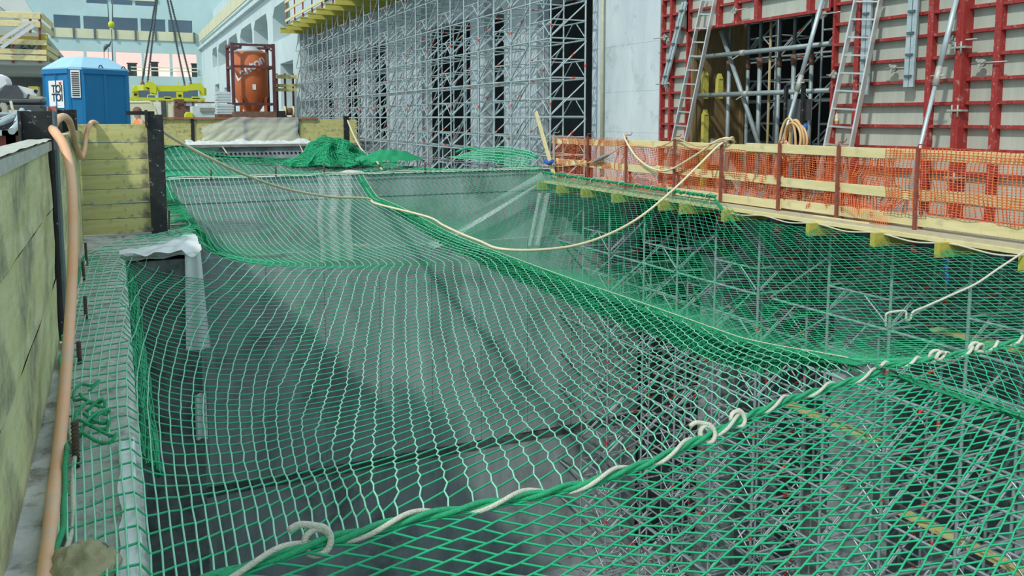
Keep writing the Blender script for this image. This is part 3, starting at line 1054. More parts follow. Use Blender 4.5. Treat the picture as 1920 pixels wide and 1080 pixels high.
# mud lump at the bottom
mb = MB()
mb.grid(lambda u, v: (-.17 + .12 * math.cos(2 * PI * u) * math.sin(PI * v * .5) * (1 + .3 * nz(math.cos(2 * PI * u) * 1.5, v * 3, math.sin(2 * PI * u) * 1.5)), 3.08 + .17 * math.sin(2 * PI * u) * math.sin(PI * v * .5), .01 + .085 * math.cos(PI * v * .5) + .03 * nz(math.cos(2 * PI * u) * 4 * v, v * 5, math.sin(2 * PI * u) * 4 * v)), 40, 14)
single('mud_lump', mb, M_mud, 'lump of dried brown mud on the ledge at the bottom left', 'mud')
# plastic sheets
def sheet(name, fn, nu, nv, lab, m=M_film2):
    mb = MB(); mb.grid(fn, nu, nv)
    return single(name, mb, m, lab, 'plastic sheet', 'plastic sheets')
sheet('plastic_sheet', lambda u, v: (-.05 + .095 * min(1, u * 1.6) + .02 * nz(v * 7, u * 2), 2.7 + 1.6 * v + .05 * nz(u * 4, 2), .026 + .006 * nz(u * 5, v * 14) if u < .4 else .026 - (u - .4) * .95 + .02 * nz(v * 8, u * 3)), 20, 60, 'milky plastic sheet hanging over the ledge edge at the bottom left')
sheet('plastic_sheet', lambda u, v: (-.02 + .86 * u, 10.22 + (.15 + 1.25 * u) * v + .06 * nz(u * 5, 3) * (1 - v), .05 + .05 * nz(u * 5, v * 6) + .07 * math.sin(PI * v) * u - .10 * (v < .04) * abs(nz(u * 4, 8))), 24, 20, 'milky plastic sheet lying on the ledge corner under the net')
sheet('plastic_sheet', lambda u, v: (.66 + .17 * u + .1 * v * (u - .3), 10.26 - .02 * math.sin(u * 9 + v * 3), .02 - 1.15 * v), 10, 24, 'narrow milky plastic strip hanging from the ledge corner')
sheet('plastic_sheet', lambda u, v: (.70 + .13 * u, 10.24 - .03 * math.sin(u * 9), -1.65 - .55 * v), 8, 14, 'small milky plastic strip low on the dark pit corner')
sheet('plastic_sheet', lambda u, v: (4.15 + .75 * u + .03 * math.sin(v * 9), 19.38 - .06 * math.sin(u * 14), .24 - 2.0 * v), 24, 30, 'milky plastic sheet hanging from the wall top near the seam', M_film)
sheet('plastic_sheet', lambda u, v: (9.95 - 3.3 * v + (.35 + .3 * v) * u, 19.38 - .07 * math.sin(u * 8 + v * 3), .20 - 1.55 * v - .25 * math.sin(u * 3)), 16, 40, 'milky plastic sheet sweeping slantwise below the right end of the wall top', M_film)
sheet('plastic_sheet', lambda u, v: (9.75 + .35 * u - .3 * v, 19.25 - .06 * math.sin(u * 9), -.35 - 1.35 * v), 12, 30, 'narrow plastic strip hanging upright at the right end of the far wall', M_film)
single('batten', MB().bar(RY(642, 459, 17.2), RY(692, 460, 17.2), .04, .05), M_wrope, 'short pale batten lying in the net below the long hose', 'batten')

# ---- hoses
def hose(name, pts, r, m, lab, n=10, cat='hose', grp=None, sm=8):
    mb = MB(); mb.tube(smooth(pts, sm), r, n)
    return single(name, mb, m, lab, cat, grp)


hp = [RZ(66, 1200, .04), RZ(85, 1080, .04), RZ(99, 950, .04), RZ(110, 850, .04), RY(122, 720, 4.7), RY(131, 600, 5.2), RY(136, 500, 5.5), RY(137, 420, 5.75), RY(135, 350, 5.95), RY(128, 300, 6.1), RY(117, 268, 6.2), RY(104, 249, 6.3),
      RY(99, 240, 6.6), RY(106, 226, 6.9), RY(119, 219, 7.4), RY(130, 228, 8.2), RY(137, 250, 9.4), RY(143, 275, 10.4), RY(152, 295, 11.3), RY(158, 283, 11.8), RY(161, 258, 12.0), RY(166, 238, 12.05), RY(173, 229, 12.15), RY(182, 233, 12.4), RY(186, 250, 12.5)]
hose('hose', hp, .029, M_hose, 'thick dusty orange hose running up the near boards and looping over the black post', 12, 'hose')
def over(px, py, Y):
    return RY(px, py, Y)
lh = [RY(296, 232, 12.45), RY(303, 244, 12.3), RY(340, 268, 12.6), RY(400, 300, 12.9), RY(470, 332, 13.6), RY(540, 355, 14.6), RY(620, 369, 15.6), RY(690, 372, 16.4), RY(706, 382, 16.2)]
for Y in (15.0, 14.0, 13.0, 12.2):
    lh.append(Vector((xseam(Y) + .10, Y, zseam(Y) + .05)))
lh += [RY(935, 466, 11.4), RY(1000, 469, 11.3), RY(1075, 461, 11.5), RY(1140, 440, 11.8), RY(1200, 407, 12.2), RY(1260, 358, 12.4), RY(1310, 310, 12.5), RY(1345, 275, 12.45), RX(1365, 262, 10.16), RX(1374, 258, 10.3), RX(1376, 270, 10.36)]
hose('hose', lh, .022, M_hose2, 'long beige hose slung across the pit from the black post to the orange fence', 10)
fh = [RX(1376, 264, 10.30), RX(1362, 259, 10.12), RX(1340, 266, 10.08), RX(1318, 282, 10.05), RX(1290, 300, 10.04), RX(1262, 316, 10.04), RX(1240, 320, 10.04), RX(1215, 312, 10.04), RX(1193, 294, 10.04), RX(1178, 272, 10.05), RX(1171, 257, 10.08), RX(1170, 252, 10.25), RX(1173, 262, 10.34)]
hose('hose', fh, .022, M_hose2, 'beige hose hanging in a loop from the top of the orange fence', 10)
ch = [RX(1010, 309, 10.1), RX(1045, 312, 10.1), RX(1085, 308, 10.08), RX(1115, 302, 10.06), RX(1145, 288, 10.05), RX(1170, 273, 10.07), RX(1195, 274, 10.10), RX(1230, 276, 10.10), RX(1254, 268, 10.08), RX(1267, 259, 10.08), RX(1290, 268, 10.06), RX(1315, 275, 10.06), RX(1340, 268, 10.05), RX(1366, 262, 10.08), RX(1380, 266, 10.3)]
o = hose('cable', ch, .013, M_coil, 'thin orange cable strung along the fence with a grey wrapped joint', 8, 'cable')
part('wrapped_joint', MB().tube(smooth([RX(1112, 305, 10.05), RX(1128, 296, 10.04), RX(1144, 289, 10.04)], 4), .045, 8, rad=[.015, .03, .045, .05, .05, .045, .04, .03, .015]), M_tarp, o, 'grey wrapped joint')
wl = [RX(1935, 462, 9.8), RX(1905, 482, 9.6), RX(1870, 505, 9.35), RX(1830, 532, 9.0), RX(1780, 555, 8.6), RX(1735, 575, 8.3), RX(1712, 585, 8.1), RX(1707, 598, 8.05), RX(1699, 600, 8.0), RX(1698, 584, 8.0), RX(1680, 584, 7.9), RX(1663, 588, 7.8), RX(1661, 598, 7.8), RX(1661, 612, 7.8)]
hose('rope', wl, .013, M_wrope, 'slack off-white rope hanging in the net at the right edge', 8, 'rope')
hose('rope', [RX(652, 226, 9.9), RX(662, 250, 9.9), RX(678, 280, 9.7), RX(700, 298, 9.4), RX(708, 305, 9.2), RX(716, 318, 8.6)], .04, M_hose2, 'beige rope hanging from the far boarding down to the green net heap', 8, 'rope')

# ================================================================== deck and orange fence on the right
mb = MB(); mb.box((10.0, 5.0, -.07), (WX + .0, 19.35, -.0))
single('work_deck', mb, M_deck, 'long plywood work deck behind the orange fence', 'deck')
mb = MB(); 
mb.box((9.93, 5.2, -.10), (10.0, 19.3, -.045))
single('edge_plank', mb, M_pine, 'long pale plank along the outer edge of the work deck', 'plank')
for k, (y, l) in enumerate(((19.2, 'first'), (18.15, 'second'), (16.95, 'third'), (15.6, 'fourth'), (13.85, 'fifth'), (13.15, 'sixth'), (11.9, 'seventh'), (9.85, 'eighth'), (8.6, 'ninth'), (7.55, 'tenth'), (6.4, 'eleventh'))):
    ln = 9.72
    mb = MB().box((ln, y, -.27), (12.0, y + .08, -.075))
    single('timber_beam', mb, M_beam, '%s yellow timber beam end under the deck, counted from the far wall' % l, 'timber', 'yellow timber beams under the deck')
# fence: posts, boards, mesh
FP = [(1040, 'first'), (1103, 'second'), (1175, 'third'), (1266, 'fourth'), (1354, 'fifth'), (1463, 'sixth'), (1574, 'seventh'), (1723, 'eighth'), (1950, 'ninth')]
fy = []
for k, (px, l) in enumerate(FP):
    y = RX(px, 290, 10.1).y; fy.append(y)
    mb = MB().box((10.06, y - .022, -.32), (10.10, y + .022, 1.14)).box((10.06, y - .03, -.34), (10.22, y + .03, -.30))
    mb.tube([(10.08, y, 1.14), (10.08, y, 1.19), (10.2, y, 1.19), (10.24, y, 1.24)], .009, 6)
    mb.box((10.1, y - .02, .46), (10.22, y + .02, .49)); mb.box((10.18, y - .02, 0), (10.22, y + .02, .45))
    p = single('guardrail_post', mb, M_galv if k == 0 else M_rust, ('galvanised post at the far end of the orange fence' if k == 0 else '%s post of the orange fence counted from its far end, rusty red' % l), 'post', 'orange fence posts')
def board(y0, y1, z0, z1, lab, x=10.125, dz0=0, dz1=0):
    mb = MB()
    mb.prism([(x, y0, z0 + dz0), (x, y1, z0 + dz1), (x, y1, z1 + dz1), (x, y0, z1 + dz0)], (.03, 0, 0))
    bevel(single('guard_board', mb, M_pine, lab, 'board', 'orange fence boards'), .004)
T = 'pale board of the orange fence, '
board(16.2, 19.25, .92, 1.06, 'top ' + T + 'beside the leaning batten', dz0=.0)
board(10.75, 16.35, .94, 1.09, 'top ' + T + 'under the hung hoses', x=10.16)
board(8.55, 11.85, .97, 1.12, 'top ' + T + 'below the coiled hose')
board(5.2, 8.75, .97, 1.12, 'top ' + T + 'wrapped in mesh at the right edge', x=10.16)
board(14.6, 19.35, .40, .55, 'middle ' + T + 'at the far end', x=10.125)
board(10.95, 14.7, .43, .58, 'middle ' + T + 'below the hanging hose', x=10.16)
board(8.0, 11.05, .41, .56, 'middle ' + T + 'in the centre of the near half')
board(5.2, 8.1, .42, .57, 'middle ' + T + 'at the right edge', x=10.16)
board(10.95, 14.2, .02, .17, 'toe ' + T + 'below the hanging hose', x=10.125)
board(8.0, 11.1, .04, .20, 'toe ' + T + 'in the centre of the near half', x=10.16)
board(5.2, 8.1, .05, .21, 'toe ' + T + 'at the right edge', x=10.125)
board(9.0, 10.1, -.06, .02, 'short pale off-cut on the deck edge under the torn orange mesh', x=10.03)
mb = MB().bar((10.05, 18.85, -.05), (10.0, 19.9, 1.72), .035, .12)
single('leaning_batten', mb, M_pine, 'pale batten leaning against the far end of the orange fence', 'batten')
# orange barrier mesh
def omesh(y0, y1, ztop, zbot, lab, fold=.03, name='barrier_mesh', dens=.062, x=10.115):
    mb = MB()
    n = int(abs(y1 - y0) / dens)
    nzr = int((ztop - zbot) / .035)
    def P(i, j):
        y = y0 + (y1 - y0) * i / n; z = ztop + (zbot - ztop) * j / nzr
        s = fold * (nz(y * 2.2, z * 2.0) + .5 * nz(y * 6, z * 3, 4))
        return Vector((x + .03 + 1.6 * abs(s) * (.3 + (ztop - z)), y + s * 1.6, z + .4 * s - .012 * math.sin(y * 3)))
    for i in range(n + 1):
        pts = [P(i, j) for j in range(nzr + 1)]
        b = len(mb.v)
        for q in pts:
            mb.v += [tuple(q + Vector((0, -.0105, 0))), tuple(q + Vector((.006, .0105, 0)))]
        for j in range(nzr):
            mb.quad_face([b + 2 * j, b + 2 * j + 1, b + 2 * j + 3, b + 2 * j + 2])
    for j in range(nzr + 1):
        pts = [P(i, j) for i in range(n + 1)]
        mb.tube(pts, .0042, 4, 0, False)
    return single(name, mb, M_onet, lab, 'barrier mesh', 'orange barrier mesh')
omesh(15.7, 19.2, 1.10, -.02, 'crumpled orange barrier mesh at the far end of the fence, by the leaning batten', .10, x=10.07)
omesh(11.0, 16.4, 1.0, -.02, 'second layer of crumpled orange barrier mesh, set back behind the hung hoses', .12, x=10.24)
omesh(8.7, 11.2, .96, .02, 'second layer of ragged orange mesh, set back below the coiled hose', .12, x=10.24)
omesh(11.0, 15.9, .98, .04, 'orange barrier mesh behind the hung hoses', .06)
omesh(8.7, 11.2, .98, .10, 'ragged orange barrier mesh below the coiled hose', .09)
omesh(5.2, 8.8, 1.14, .22, 'straight orange barrier mesh pulled over the top board at the right edge', .03, x=10.06)
mb = MB()
for k in range(26):
    y = 9.6 - k * .035; z = .35 - .012 * k
    mb.tube([(10.09, y, z + .12), (10.05, y - .03, z - .1 - .006 * k), (10.08, y - .02, z - .2)], .004, 4)
single('torn_mesh', mb, M_onet, 'torn flap of orange mesh hanging over the toe board', 'barrier mesh')
# rubble and small things on the deck behind the fence
for k, (y, z, n) in enumerate(((16.5, .0, 'far'), (12.6, .0, 'middle'), (9.2, .0, 'near'))):
    mb = MB()
    for q in range(1):
        mb.grid(lambda u, v: (10.9 + .5 * (u - .5) + .05 * nz(u * 9, v * 7), y + 1.6 * (v - .5), .30 * math.sin(PI * u) * math.sin(PI * v) * (.6 + .5 * nz(u * 7, v * 9)) - .0), 18, 26)
    single('rubble_sack', mb, M_block, 'pale lumpy sack of rubble on the deck behind the %s stretch of orange mesh' % n, 'sack', 'rubble sacks')
# straps on the deck edge
mb = MB().tube(smooth([RX(1772, 448, 10.0), RX(1768, 470, 9.95), RX(1764, 482, 9.95)], 4), .03, 8).tube(smooth([RX(1772, 484, 9.96), RX(1774, 500, 9.96), RX(1778, 530, 9.96)], 3), .018, 6)
single('strap_roll', mb, M_strap, 'blue strap hanging under the deck edge near the right end', 'strap')
mb = MB().tube(smooth([RX(1022, 302, 9.95), RX(1030, 306, 9.95), RX(1036, 302, 9.95)], 3), .05, 8)
single('strap_roll', mb, M_strap, 'small blue strap bundle at the far end of the fence foot', 'strap')

# ================================================================== scaffold towers
def tower_meshes(H, L, W, gap):
    r = .026
    mats = [M_galv, M_mark]
    def frame_mesh(marked):
        fm = MB()
        for y in (0, L):
            fm.tube([(0, y, 0), (0, y, H)], r, 6, 0, False)
            fm.tube([(0, y, H - .05), (0, y, H + .04)], r * 1.3, 6, 0, False)
        fm.tube([(0, 0, H * .5), (0, L, H * .5)], .020, 6, 0, False)
        fm.tube([(0, 0, .03), (0, L, .03)], .025, 6, 0, False)
        fm.tube([(0, L * .42, H * .5), (0, L * .04, .12)], .016, 5, 0, False)
        fm.tube([(0, L * .58, H * .5), (0, L * .96, .12)], .016, 5, 0, False)
        if marked:
            fm.tube([(0, 0, .34), (0, 0, .41)], r * 1.25, 6, 1, False)
        return fm.mesh('frame', mats)
    def brace_mesh(marked):
        bm_ = MB()
        bm_.tube([(0, 0, .05), (W, 0, .05)], .022, 6, 0, False)
        bm_.tube([(0, 0, .08), (W, 0, H - .04)], .020, 6, 0, False)
        bm_.tube([(0, 0, H * .52), (W, 0, H * .52)], .018, 6, 0, False)
        bm_.tube([(W * .42, 0, H * .5), (W * .04, 0, .14)], .015, 5, 0, False)
        if marked:
            bm_.tube([(W * .62, 0, .05), (W * .70, 0, .05)], .028, 6, 1, False)
            bm_.tube([(W * .60, 0, .08 + (H - .12) * .60), (W * .66, 0, .08 + (H - .12) * .66)], .026, 5, 1, False)
        return bm_.mesh('cross_brace', mats)
    def link_mesh(marked):
        lk = MB()
        lk.tube([(0, L, .03), (0, L + gap, .03)], .025, 6, 0, False)
        lk.tube([(-.03, L + gap, .06), (-.03, L, H - .03)], .020, 6, 0, False)
        if marked:
            lk.tube([(-.03, L + gap * .42, .06 + (H - .09) * .58), (-.03, L + gap * .36, .06 + (H - .09) * .64)], .026, 5, 1, False)
        return lk.mesh('ledger', mats)
    return [(f(1), f(0)) for f in (frame_mesh, brace_mesh, link_mesh)]


def tower(name, label, loc, group, H, L, W, gap, n, meshes, head=.3, link=True):
    t = empty(name, label, 'scaffold', loc, group)
    def ch(nm, me, p, lab=None):
        o = bpy.data.objects.new(nm, me); COL.objects.link(o); o.parent = t; o.location = p
        return o
    for k in range(n):
        for x in (0, W):
            ch('frame', meshes[0][(k + (x > 0)) % 2], (x, 0, k * H))
        for y in (0, L):
            ch('cross_brace', meshes[1][(k + (y > 0) + 1) % 2 if y == 0 else 1], (0, y, k * H))
        if link:
            for x in (0, W):
                ch('ledger', meshes[2][(k + (x > 0)) % 2], (x, 0, k * H))
    hm = MB().tube([(0, 0, 0), (0, 0, head)], .02, 6, 0, False).box((-.07, -.07, head - .01), (.07, .07, head)).mesh('head_jack', [M_galv])
    bm_ = MB().box((-.08, -.08, -.012), (.08, .08, 0)).mesh('base_plate', [M_galv])
    for x in (0, W):
        for y in (0, L):
            ch('head_jack', hm, (x, y, n * H)); ch('base_plate', bm_, (x, y, 0))
    return t


HF = 1.03
ms = tower_meshes(HF, 1.22, 1.05, 1.22)
GF = 'galvanised shoring towers along the white columns'
t0 = tower('shoring_tower', 'first galvanised shoring tower from the fence end, at the corner of the scaffold', (10.45, 19.95, -2.57), GF, HF, 1.22, 1.05, 1.22, 9, ms, .28)
for k in range(1, 14):
    copy_tree(t0, (10.45, 19.95 + 2.44 * k, -2.57), '%s galvanised shoring tower along the white columns, counted from the fence end' % ORD[k])
# second row, deeper, only where the columns stand back
mb = MB()
mb.tube([(12.02, 19.9, -.2), (11.98, 19.9, 6.5)], .045, 8)
single('pole', mb, mat('yellowish_pole', (.42, .40, .26), .7, second=(.5, .48, .33), scale=6), 'yellowish pole standing against the white wall beside the corner scaffold tower', 'pole')
GU = 'galvanised shoring towers under the deck'
mu = tower_meshes(1.0, 1.23, 1.2, 1.3)
u0 = tower('shoring_tower', 'third shoring tower from the near end in the front row under the deck', (10.5, 8.94, -10.68), GU, 1.0, 1.23, 1.2, 1.3, 10, mu, .36)
for k, (y, l) in enumerate(((3.9, 'first'), (6.42, 'second'), (11.84, 'fourth'), (14.3, 'fifth'), (17.0, 'sixth'))):
    copy_tree(u0, (10.5, y, -10.68), '%s shoring tower from the near end in the front row under the deck' % l)
for k, (y, l) in enumerate(((3.9, 'first'), (6.42, 'second'), (8.94, 'third'), (11.6, 'fourth'), (14.3, 'fifth'), (17.0, 'sixth'))):
    copy_tree(u0, (13.0, y, -10.68), '%s shoring tower from the near end in the back row under the deck' % l)
mr = tower_meshes(1.03, 1.22, 1.05, 1.22)
r0_ = tower('shoring_tower', 'shoring tower in the dark room, seen in the left half of the wall opening', (14.2, 15.6, -.12), 'shoring towers in the dark room', 1.03, 1.22, 1.05, 1.22, 6, mr, .2)
copy_tree(r0_, (14.2, 13.0, -.12), 'shoring tower in the dark room, seen in the right half of the wall opening')
# planks lying on the lower scaffold
for k, (x, y, z, lab) in enumerate(((10.95, 6.6, -1.62, 'yellow plank on the scaffold under the deck, nearest the right edge'), (10.7, 9.3, -3.6, 'yellow plank low in the scaffold seen through the near net'), (10.8, 6.9, -4.6, 'yellow plank lowest in the scaffold at the bottom right'), (10.55, 29.5, -.5, 'pale plank at the foot of the tall scaffold beside the green heap'))):
    mb = MB().box((x, y, z), (x + .22, y + 2.0, z + .04))
    single('scaffold_plank', mb, M_yel, lab, 'plank', 'planks on the scaffold')
# slab edge over the scaffold: timber beams, guard rail
def at_slab(px, py, X=9.6):
    return RX(px, py, X)
n = 13
for k in range(n):
    y = 52.6 - k * 2.0
    mb = MB().box((9.25, y, 6.94), (12.0, y + .10, 6.99)).box((9.25, y + .03, 6.72), (12.0, y + .07, 6.95)).box((9.25, y, 6.67), (12.0, y + .10, 6.72))
    single('timber_beam', mb, M_beam, '%s yellow timber beam under the slab edge above the scaffold, from the far end' % ORD[k], 'timber', 'yellow timber beams above the scaffold')
for k in range(11):
    y = 53.6 - k * 2.4
    mb = MB().bar((9.85, y, 6.9), (9.85, y, 8.7), .07, .07)
    single('guardrail_post', mb, M_rust, '%s rusty post of the high guard rail above the scaffold, from the far end' % ORD[k], 'post', 'high guard rail posts')
for k, z in enumerate((7.42, 8.0, 8.55)):
    bevel(single('guard_board', MB().box((9.75, 28, z), (9.8, 53.8, z + .16)), M_pine, '%s pale board of the high guard rail above the scaffold' % ('lowest', 'middle', 'topmost')[k], 'board', 'high guard rail boards'), .01)

# ================================================================== red wall formwork on the right (face X = 12)
FX = 12.0
def fyp(px, py=150):
    return RX(px, py, FX - .1).y
RZS = [-.05 + .363 * k for k in range(0, 17)]
YO0, YO1 = fyp(1558), fyp(1290)
ZO = RX(1557, 20, FX - .1).z
def panel(y0, y1, z0, z1, lab, mids=(), wide=.05):
    t = empty('formwork_panel', lab, 'formwork', (FX, (y0 + y1) / 2, z0), 'red framed formwork panels')
    f = MB()
    for y in (y0, y1):
        s = 1 if y == y0 else -1
        f.box((FX - .12, min(y, y + s * wide), z0), (FX, max(y, y + s * wide), z1))
    for z in (z0, z1 - .055):
        f.box((FX - .118, y0, z), (FX, y1, z + .055))
    for z in RZS:
        if z0 + .1 < z < z1 - .12:
            f.box((FX - .105, y0 + .01, z), (FX, y1 - .01, z + .05))
            for q in range(max(1, int((y1 - y0) / .3))):
                yy = y0 + .15 + q * .3
                if yy < y1 - .1:
                    f.box((FX - .1065, yy, z + .015), (FX - .105, yy + .018, z + .034), 1)
    for y in mids:
        f.box((FX - .117, y - .035, z0), (FX, y + .035, z1))
    o = part('frame', f, [M_red, M_ink], t)
    part('facing', MB().box((FX, y0 + .005, z0), (FX + .021, y1 - .005, z1)), M_face, t, 'grey facing board')
    return t


ys = [fyp(x) for x in (1239, 1289, 1559, 1605, 1741, 1806, 1867, 1990)]
panel(ys[1], ys[0], -.05, 5.4, 'narrow red formwork panel left of the dark opening, beside the white wall', mids=((ys[0] + ys[1]) / 2 + .15,))
yt = [fyp(x, 40) for x in (1289, 1346, 1380, 1418, 1516, 1558)]
for k in range(5):
    panel(yt[k + 1], yt[k], ZO, 5.4, '%s red formwork panel from the left above the dark opening' % ORD[k])
panel(ys[3], ys[2], -.05, 5.4, 'narrow red formwork panel right of the dark opening, behind the ladder')
panel(ys[4], ys[3], -.05, 5.4, 'wide red formwork panel between the right ladder and the right steel prop')
panel(ys[5], ys[4], -.05, 5.4, 'red formwork panel right of the wide one, behind the right steel prop')
panel(ys[6], ys[5], -.05, 5.4, 'red formwork panel right of the thick red soldier beam')
panel(ys[7], ys[6], -.05, 5.4, 'red formwork panel at the right edge of the picture')
# thick red soldier with flange plates
ysd = fyp(1806)
t = empty('soldier_beam', 'thick red soldier beam with grey flange plates on the red formwork', 'beam', (FX - .2, ysd, .1))
mb = MB(); mb.box((FX - .24, ysd - .06, -.05), (FX - .125, ysd + .06, 5.3)); mb.box((FX - .245, ysd - .012, -.05), (FX - .235, ysd + .012, 5.3))
part('beam', mb, M_red, t)
for z in (.62, 1.66, 2.62, 3.6):
    mb = MB().box((FX - .27, ysd - .13, z), (FX - .122, ysd + .13, z + .03)).tube([(FX - .255, ysd + .05, z - .09), (FX - .255, ysd + .05, z + .1)], .014, 6).tube([(FX - .255, ysd - .05, z - .09), (FX - .255, ysd - .05, z + .1)], .014, 6)
    part('flange_plate', mb, M_bolt, t, 'grey bolted flange plate')
# galvanised double walings
def waling(p, q, lab):
    t = empty('steel_waling', lab, 'steel profile', (p + q) / 2, 'galvanised walings on the formwork')
    for s in (-1, 1):
        o = Vector((0, .045 * s, 0)); part('channel', MB().bar(p + o, q + o, .04, .10), M_galv, t)
    mb = MB()
    for k in range(5):
        c = p.lerp(q, .1 + k * .2); mb.box((c.x - .06, c.y - .06, c.z - .02), (c.x + .06, c.y + .06, c.z + .02))
    part('spacer', mb, M_bluesteel, t)
XF = FX - .18
waling(RX(1245, 158, XF), RX(1284, 4, XF - .0), 'slanted galvanised double profile left of the left ladder')
waling(RX(1704, 163, XF), RX(1716, -40, XF), 'upright galvanised double profile in the middle of the wide red panel')
waling(RX(1620, 178, XF), RX(1629, -40, XF), 'upright galvanised double profile just behind the right ladder')
# ties with cast plates
for k, (px, py, lab) in enumerate(((1247, 70, 'at the upper left corner of the red formwork'), (1251, 157, 'at the foot of the slanted profile'), (1378, 20, 'above the dark opening'), (1545, 27, 'at the upper right corner of the dark opening'), (1564, 140, 'on the right edge of the dark opening'), (1676, 128, 'on the wide red panel'), (1788, 77, 'between the right prop and the soldier beam'), (1841, 118, 'right of the soldier beam'))):
    c = RX(px, py, FX - .14)
    t = empty('tie_nut', 'grey tie nut and rod ' + lab, 'tie nut', c, 'tie nuts on the formwork')
    mb = MB(); mb.tube([c + Vector((-.03, 0, 0)), c + Vector((.03, 0, 0))], .06, 12)
    for q in range(3):
        w = q * 2.1 + k; mb.bar(c + Vector((-.035, 0, 0)), c + Vector((-.035, .085 * math.cos(w), .085 * math.sin(w))), .03, .03)
    part('nut', mb, M_bolt, t)
    s = 1 if k in (0, 1) else -1
    mb = MB().tube([c + Vector((-.03, -.15 * s, .0)), c + Vector((-.03, .42 * s, .0))], .011, 6)
    part('rod', mb, M_bolt, t)
# ladders
def ladder(l0, l1, r0, r1, nr, x0, x1, lab, over=1.0):
    a0, a1 = RX(*l0, x0), RX(*l1, x1); b0, b1 = RX(*r0, x0), RX(*r1, x1)
    def ext(p, q):
        d = q - p; t = (0.0 - p.z) / d.z
        return p + d * t, q + d * .04
    a0, a1 = ext(a0, a1); b0, b1 = ext(b0, b1)
    t = empty('ladder', lab, 'ladder', (a0 + b0) / 2, 'aluminium ladders at the formwork')
    up = (a1 - a0).normalized().cross((b0 - a0).normalized())
    for (p, q) in ((a0, a1), (b0, b1)):
        o = part('stile', MB().bar(p, q, .034, .085, 0, tuple(up)), M_alu, t)
    n = int((a1 - a0).length / .305)
    for k in range(n):
        f = (k + .6) / n
        part('rung', MB().bar(a0.lerp(a1, f), b0.lerp(b1, f), .03, .03), M_alu, t)
    return t
ladder((1264, 254), (1318, 0), (1287, 258), (1341, 0), 14, 11.2, 11.82, 'aluminium ladder standing at the left edge of the dark opening')
ladder((1549, 268), (1605, 0), (1597, 270), (1651, 0), 14, 11.2, 11.78, 'aluminium ladder standing at the right edge of the dark opening')
# push-pull props
def prop(p0, p1, col, x0, x1, lab):
    a, b = RX(*p0, x0), RX(*p1, x1); d = b - a
    a = a + d * ((.03 - a.z) / d.z); b = b + (b - a) * .08
    f = min(max((RX(*col, (x0 + x1) / 2).z - a.z) / (b.z - a.z), .2), .8)
    c = a.lerp(b, f)
    t = empty('push_pull_prop', lab, 'steel prop', a, 'slanted steel props')
    part('outer_tube', MB().tube([c, b], .042, 12), M_galv, t)
    part('inner_tube', MB().tube([a, c], .032, 10), M_galv, t)
    e = (b - a).normalized()
    mb = MB().tube([c - e * .16, c + e * .14], .05, 10).tube([c + e * .0 + Vector((0, -.12, 0)), c + Vector((0, .12, 0))], .014, 6)
    part('collar', mb, M_bolt, t, 'cast adjusting collar with handle')
    part('foot_plate', MB().box((a.x - .08, a.y - .08, 0), (a.x + .08, a.y + .08, .02)), M_bolt, t)
prop((1486, 201), (1542, 0), (1499, 156), 11.3, 11.82, 'slanted steel prop across the dark opening')
prop((1726, 272), (1793, 0), (1757, 142), 11.1, 11.72, 'slanted steel prop at the right in front of the red formwork')
# inside the opening
RXX = 12.35
for k, (px, r, lab) in enumerate(((1364, .045, 'first'), (1399, .04, 'second'), (1421, .048, 'third'), (1457, .042, 'fourth'), (1484, .046, 'fifth'), (1517, .042, 'sixth'))):
    b = RX(px, 250, RXX + .25 * (k % 2)); c = Vector((b.x, b.y, 0))
    t = empty('steel_prop', '%s upright steel prop from the left inside the dark opening' % lab, 'steel prop', (c.x, c.y, -.12), 'upright props in the opening')
    part('outer_tube', MB().tube([(c.x, c.y, -.12), (c.x, c.y, 2.75)], r, 10), M_galvdim, t)
    part('inner_tube', MB().tube([(c.x, c.y, 2.7), (c.x, c.y, 4.3)], r * .8, 10), M_bluesteel, t)
    part('collar', MB().tube([(c.x, c.y, 2.62), (c.x, c.y, 2.82)], r * 1.35, 10), M_brown, t)
mb = MB(); b = RX(1441, 200, 12.2); mb.tube([(b.x, b.y, -.12), (b.x, b.y, 3.5)], .028, 8)
single('pole', mb, mat('brown_pole', (.30, .24, .12), .8, second=(.38, .31, .17), scale=8), 'thin brown pole upright in the middle of the dark opening', 'pole')
for k, (a, b, lab) in enumerate((((1296, 108), (1557, 83), 'upper grey tube lying across the dark opening'), ((1305, 178), (1557, 171), 'lower grey tube lying across the dark opening'))):
    p, q = RX(*a, 12.08), RX(*b, 12.08); q.z = p.z = (p.z + q.z) / 2
    t = single('scaffold_tube', MB().tube([p, q], .05, 10), M_galvdim, lab, 'tube', 'tubes across the opening')
    part('coupler', MB().tube([p.lerp(q, .42) + Vector((0, -.07, 0)), p.lerp(q, .42) + Vector((0, .07, 0))], .066, 8).bar(p.lerp(q, .42), p.lerp(q, .36) + Vector((-.05, 0, -.12)), .02, .02), M_bolt, t)
p, q = RX(1352, 58, 12.25), RX(1416, 250, 12.2)
mb = MB().tube([p, q + (q - p) * .3], .05, 10)
single('diagonal_tube', mb, M_galvdim, 'slanted grey tube in the left part of the dark opening', 'tube')
mb = MB(); mb.box((FX + .03, YO1, -.12), (13.6, YO1 + .08, 5.4)); mb.box((FX + .03, YO1 - .035, .0), (FX + .12, YO1, ZO)); mb.box((13.4, YO1 - .05, -.1), (13.5, YO1, ZO + .5))
single('jamb_boarding', mb, mat('brown_boarding', (.16, .11, .05), .8, second=(.22, .16, .07), scale=3, stretch=(5, 1, .5)), 'brown boarding forming the left side of the dark opening', 'boarding')
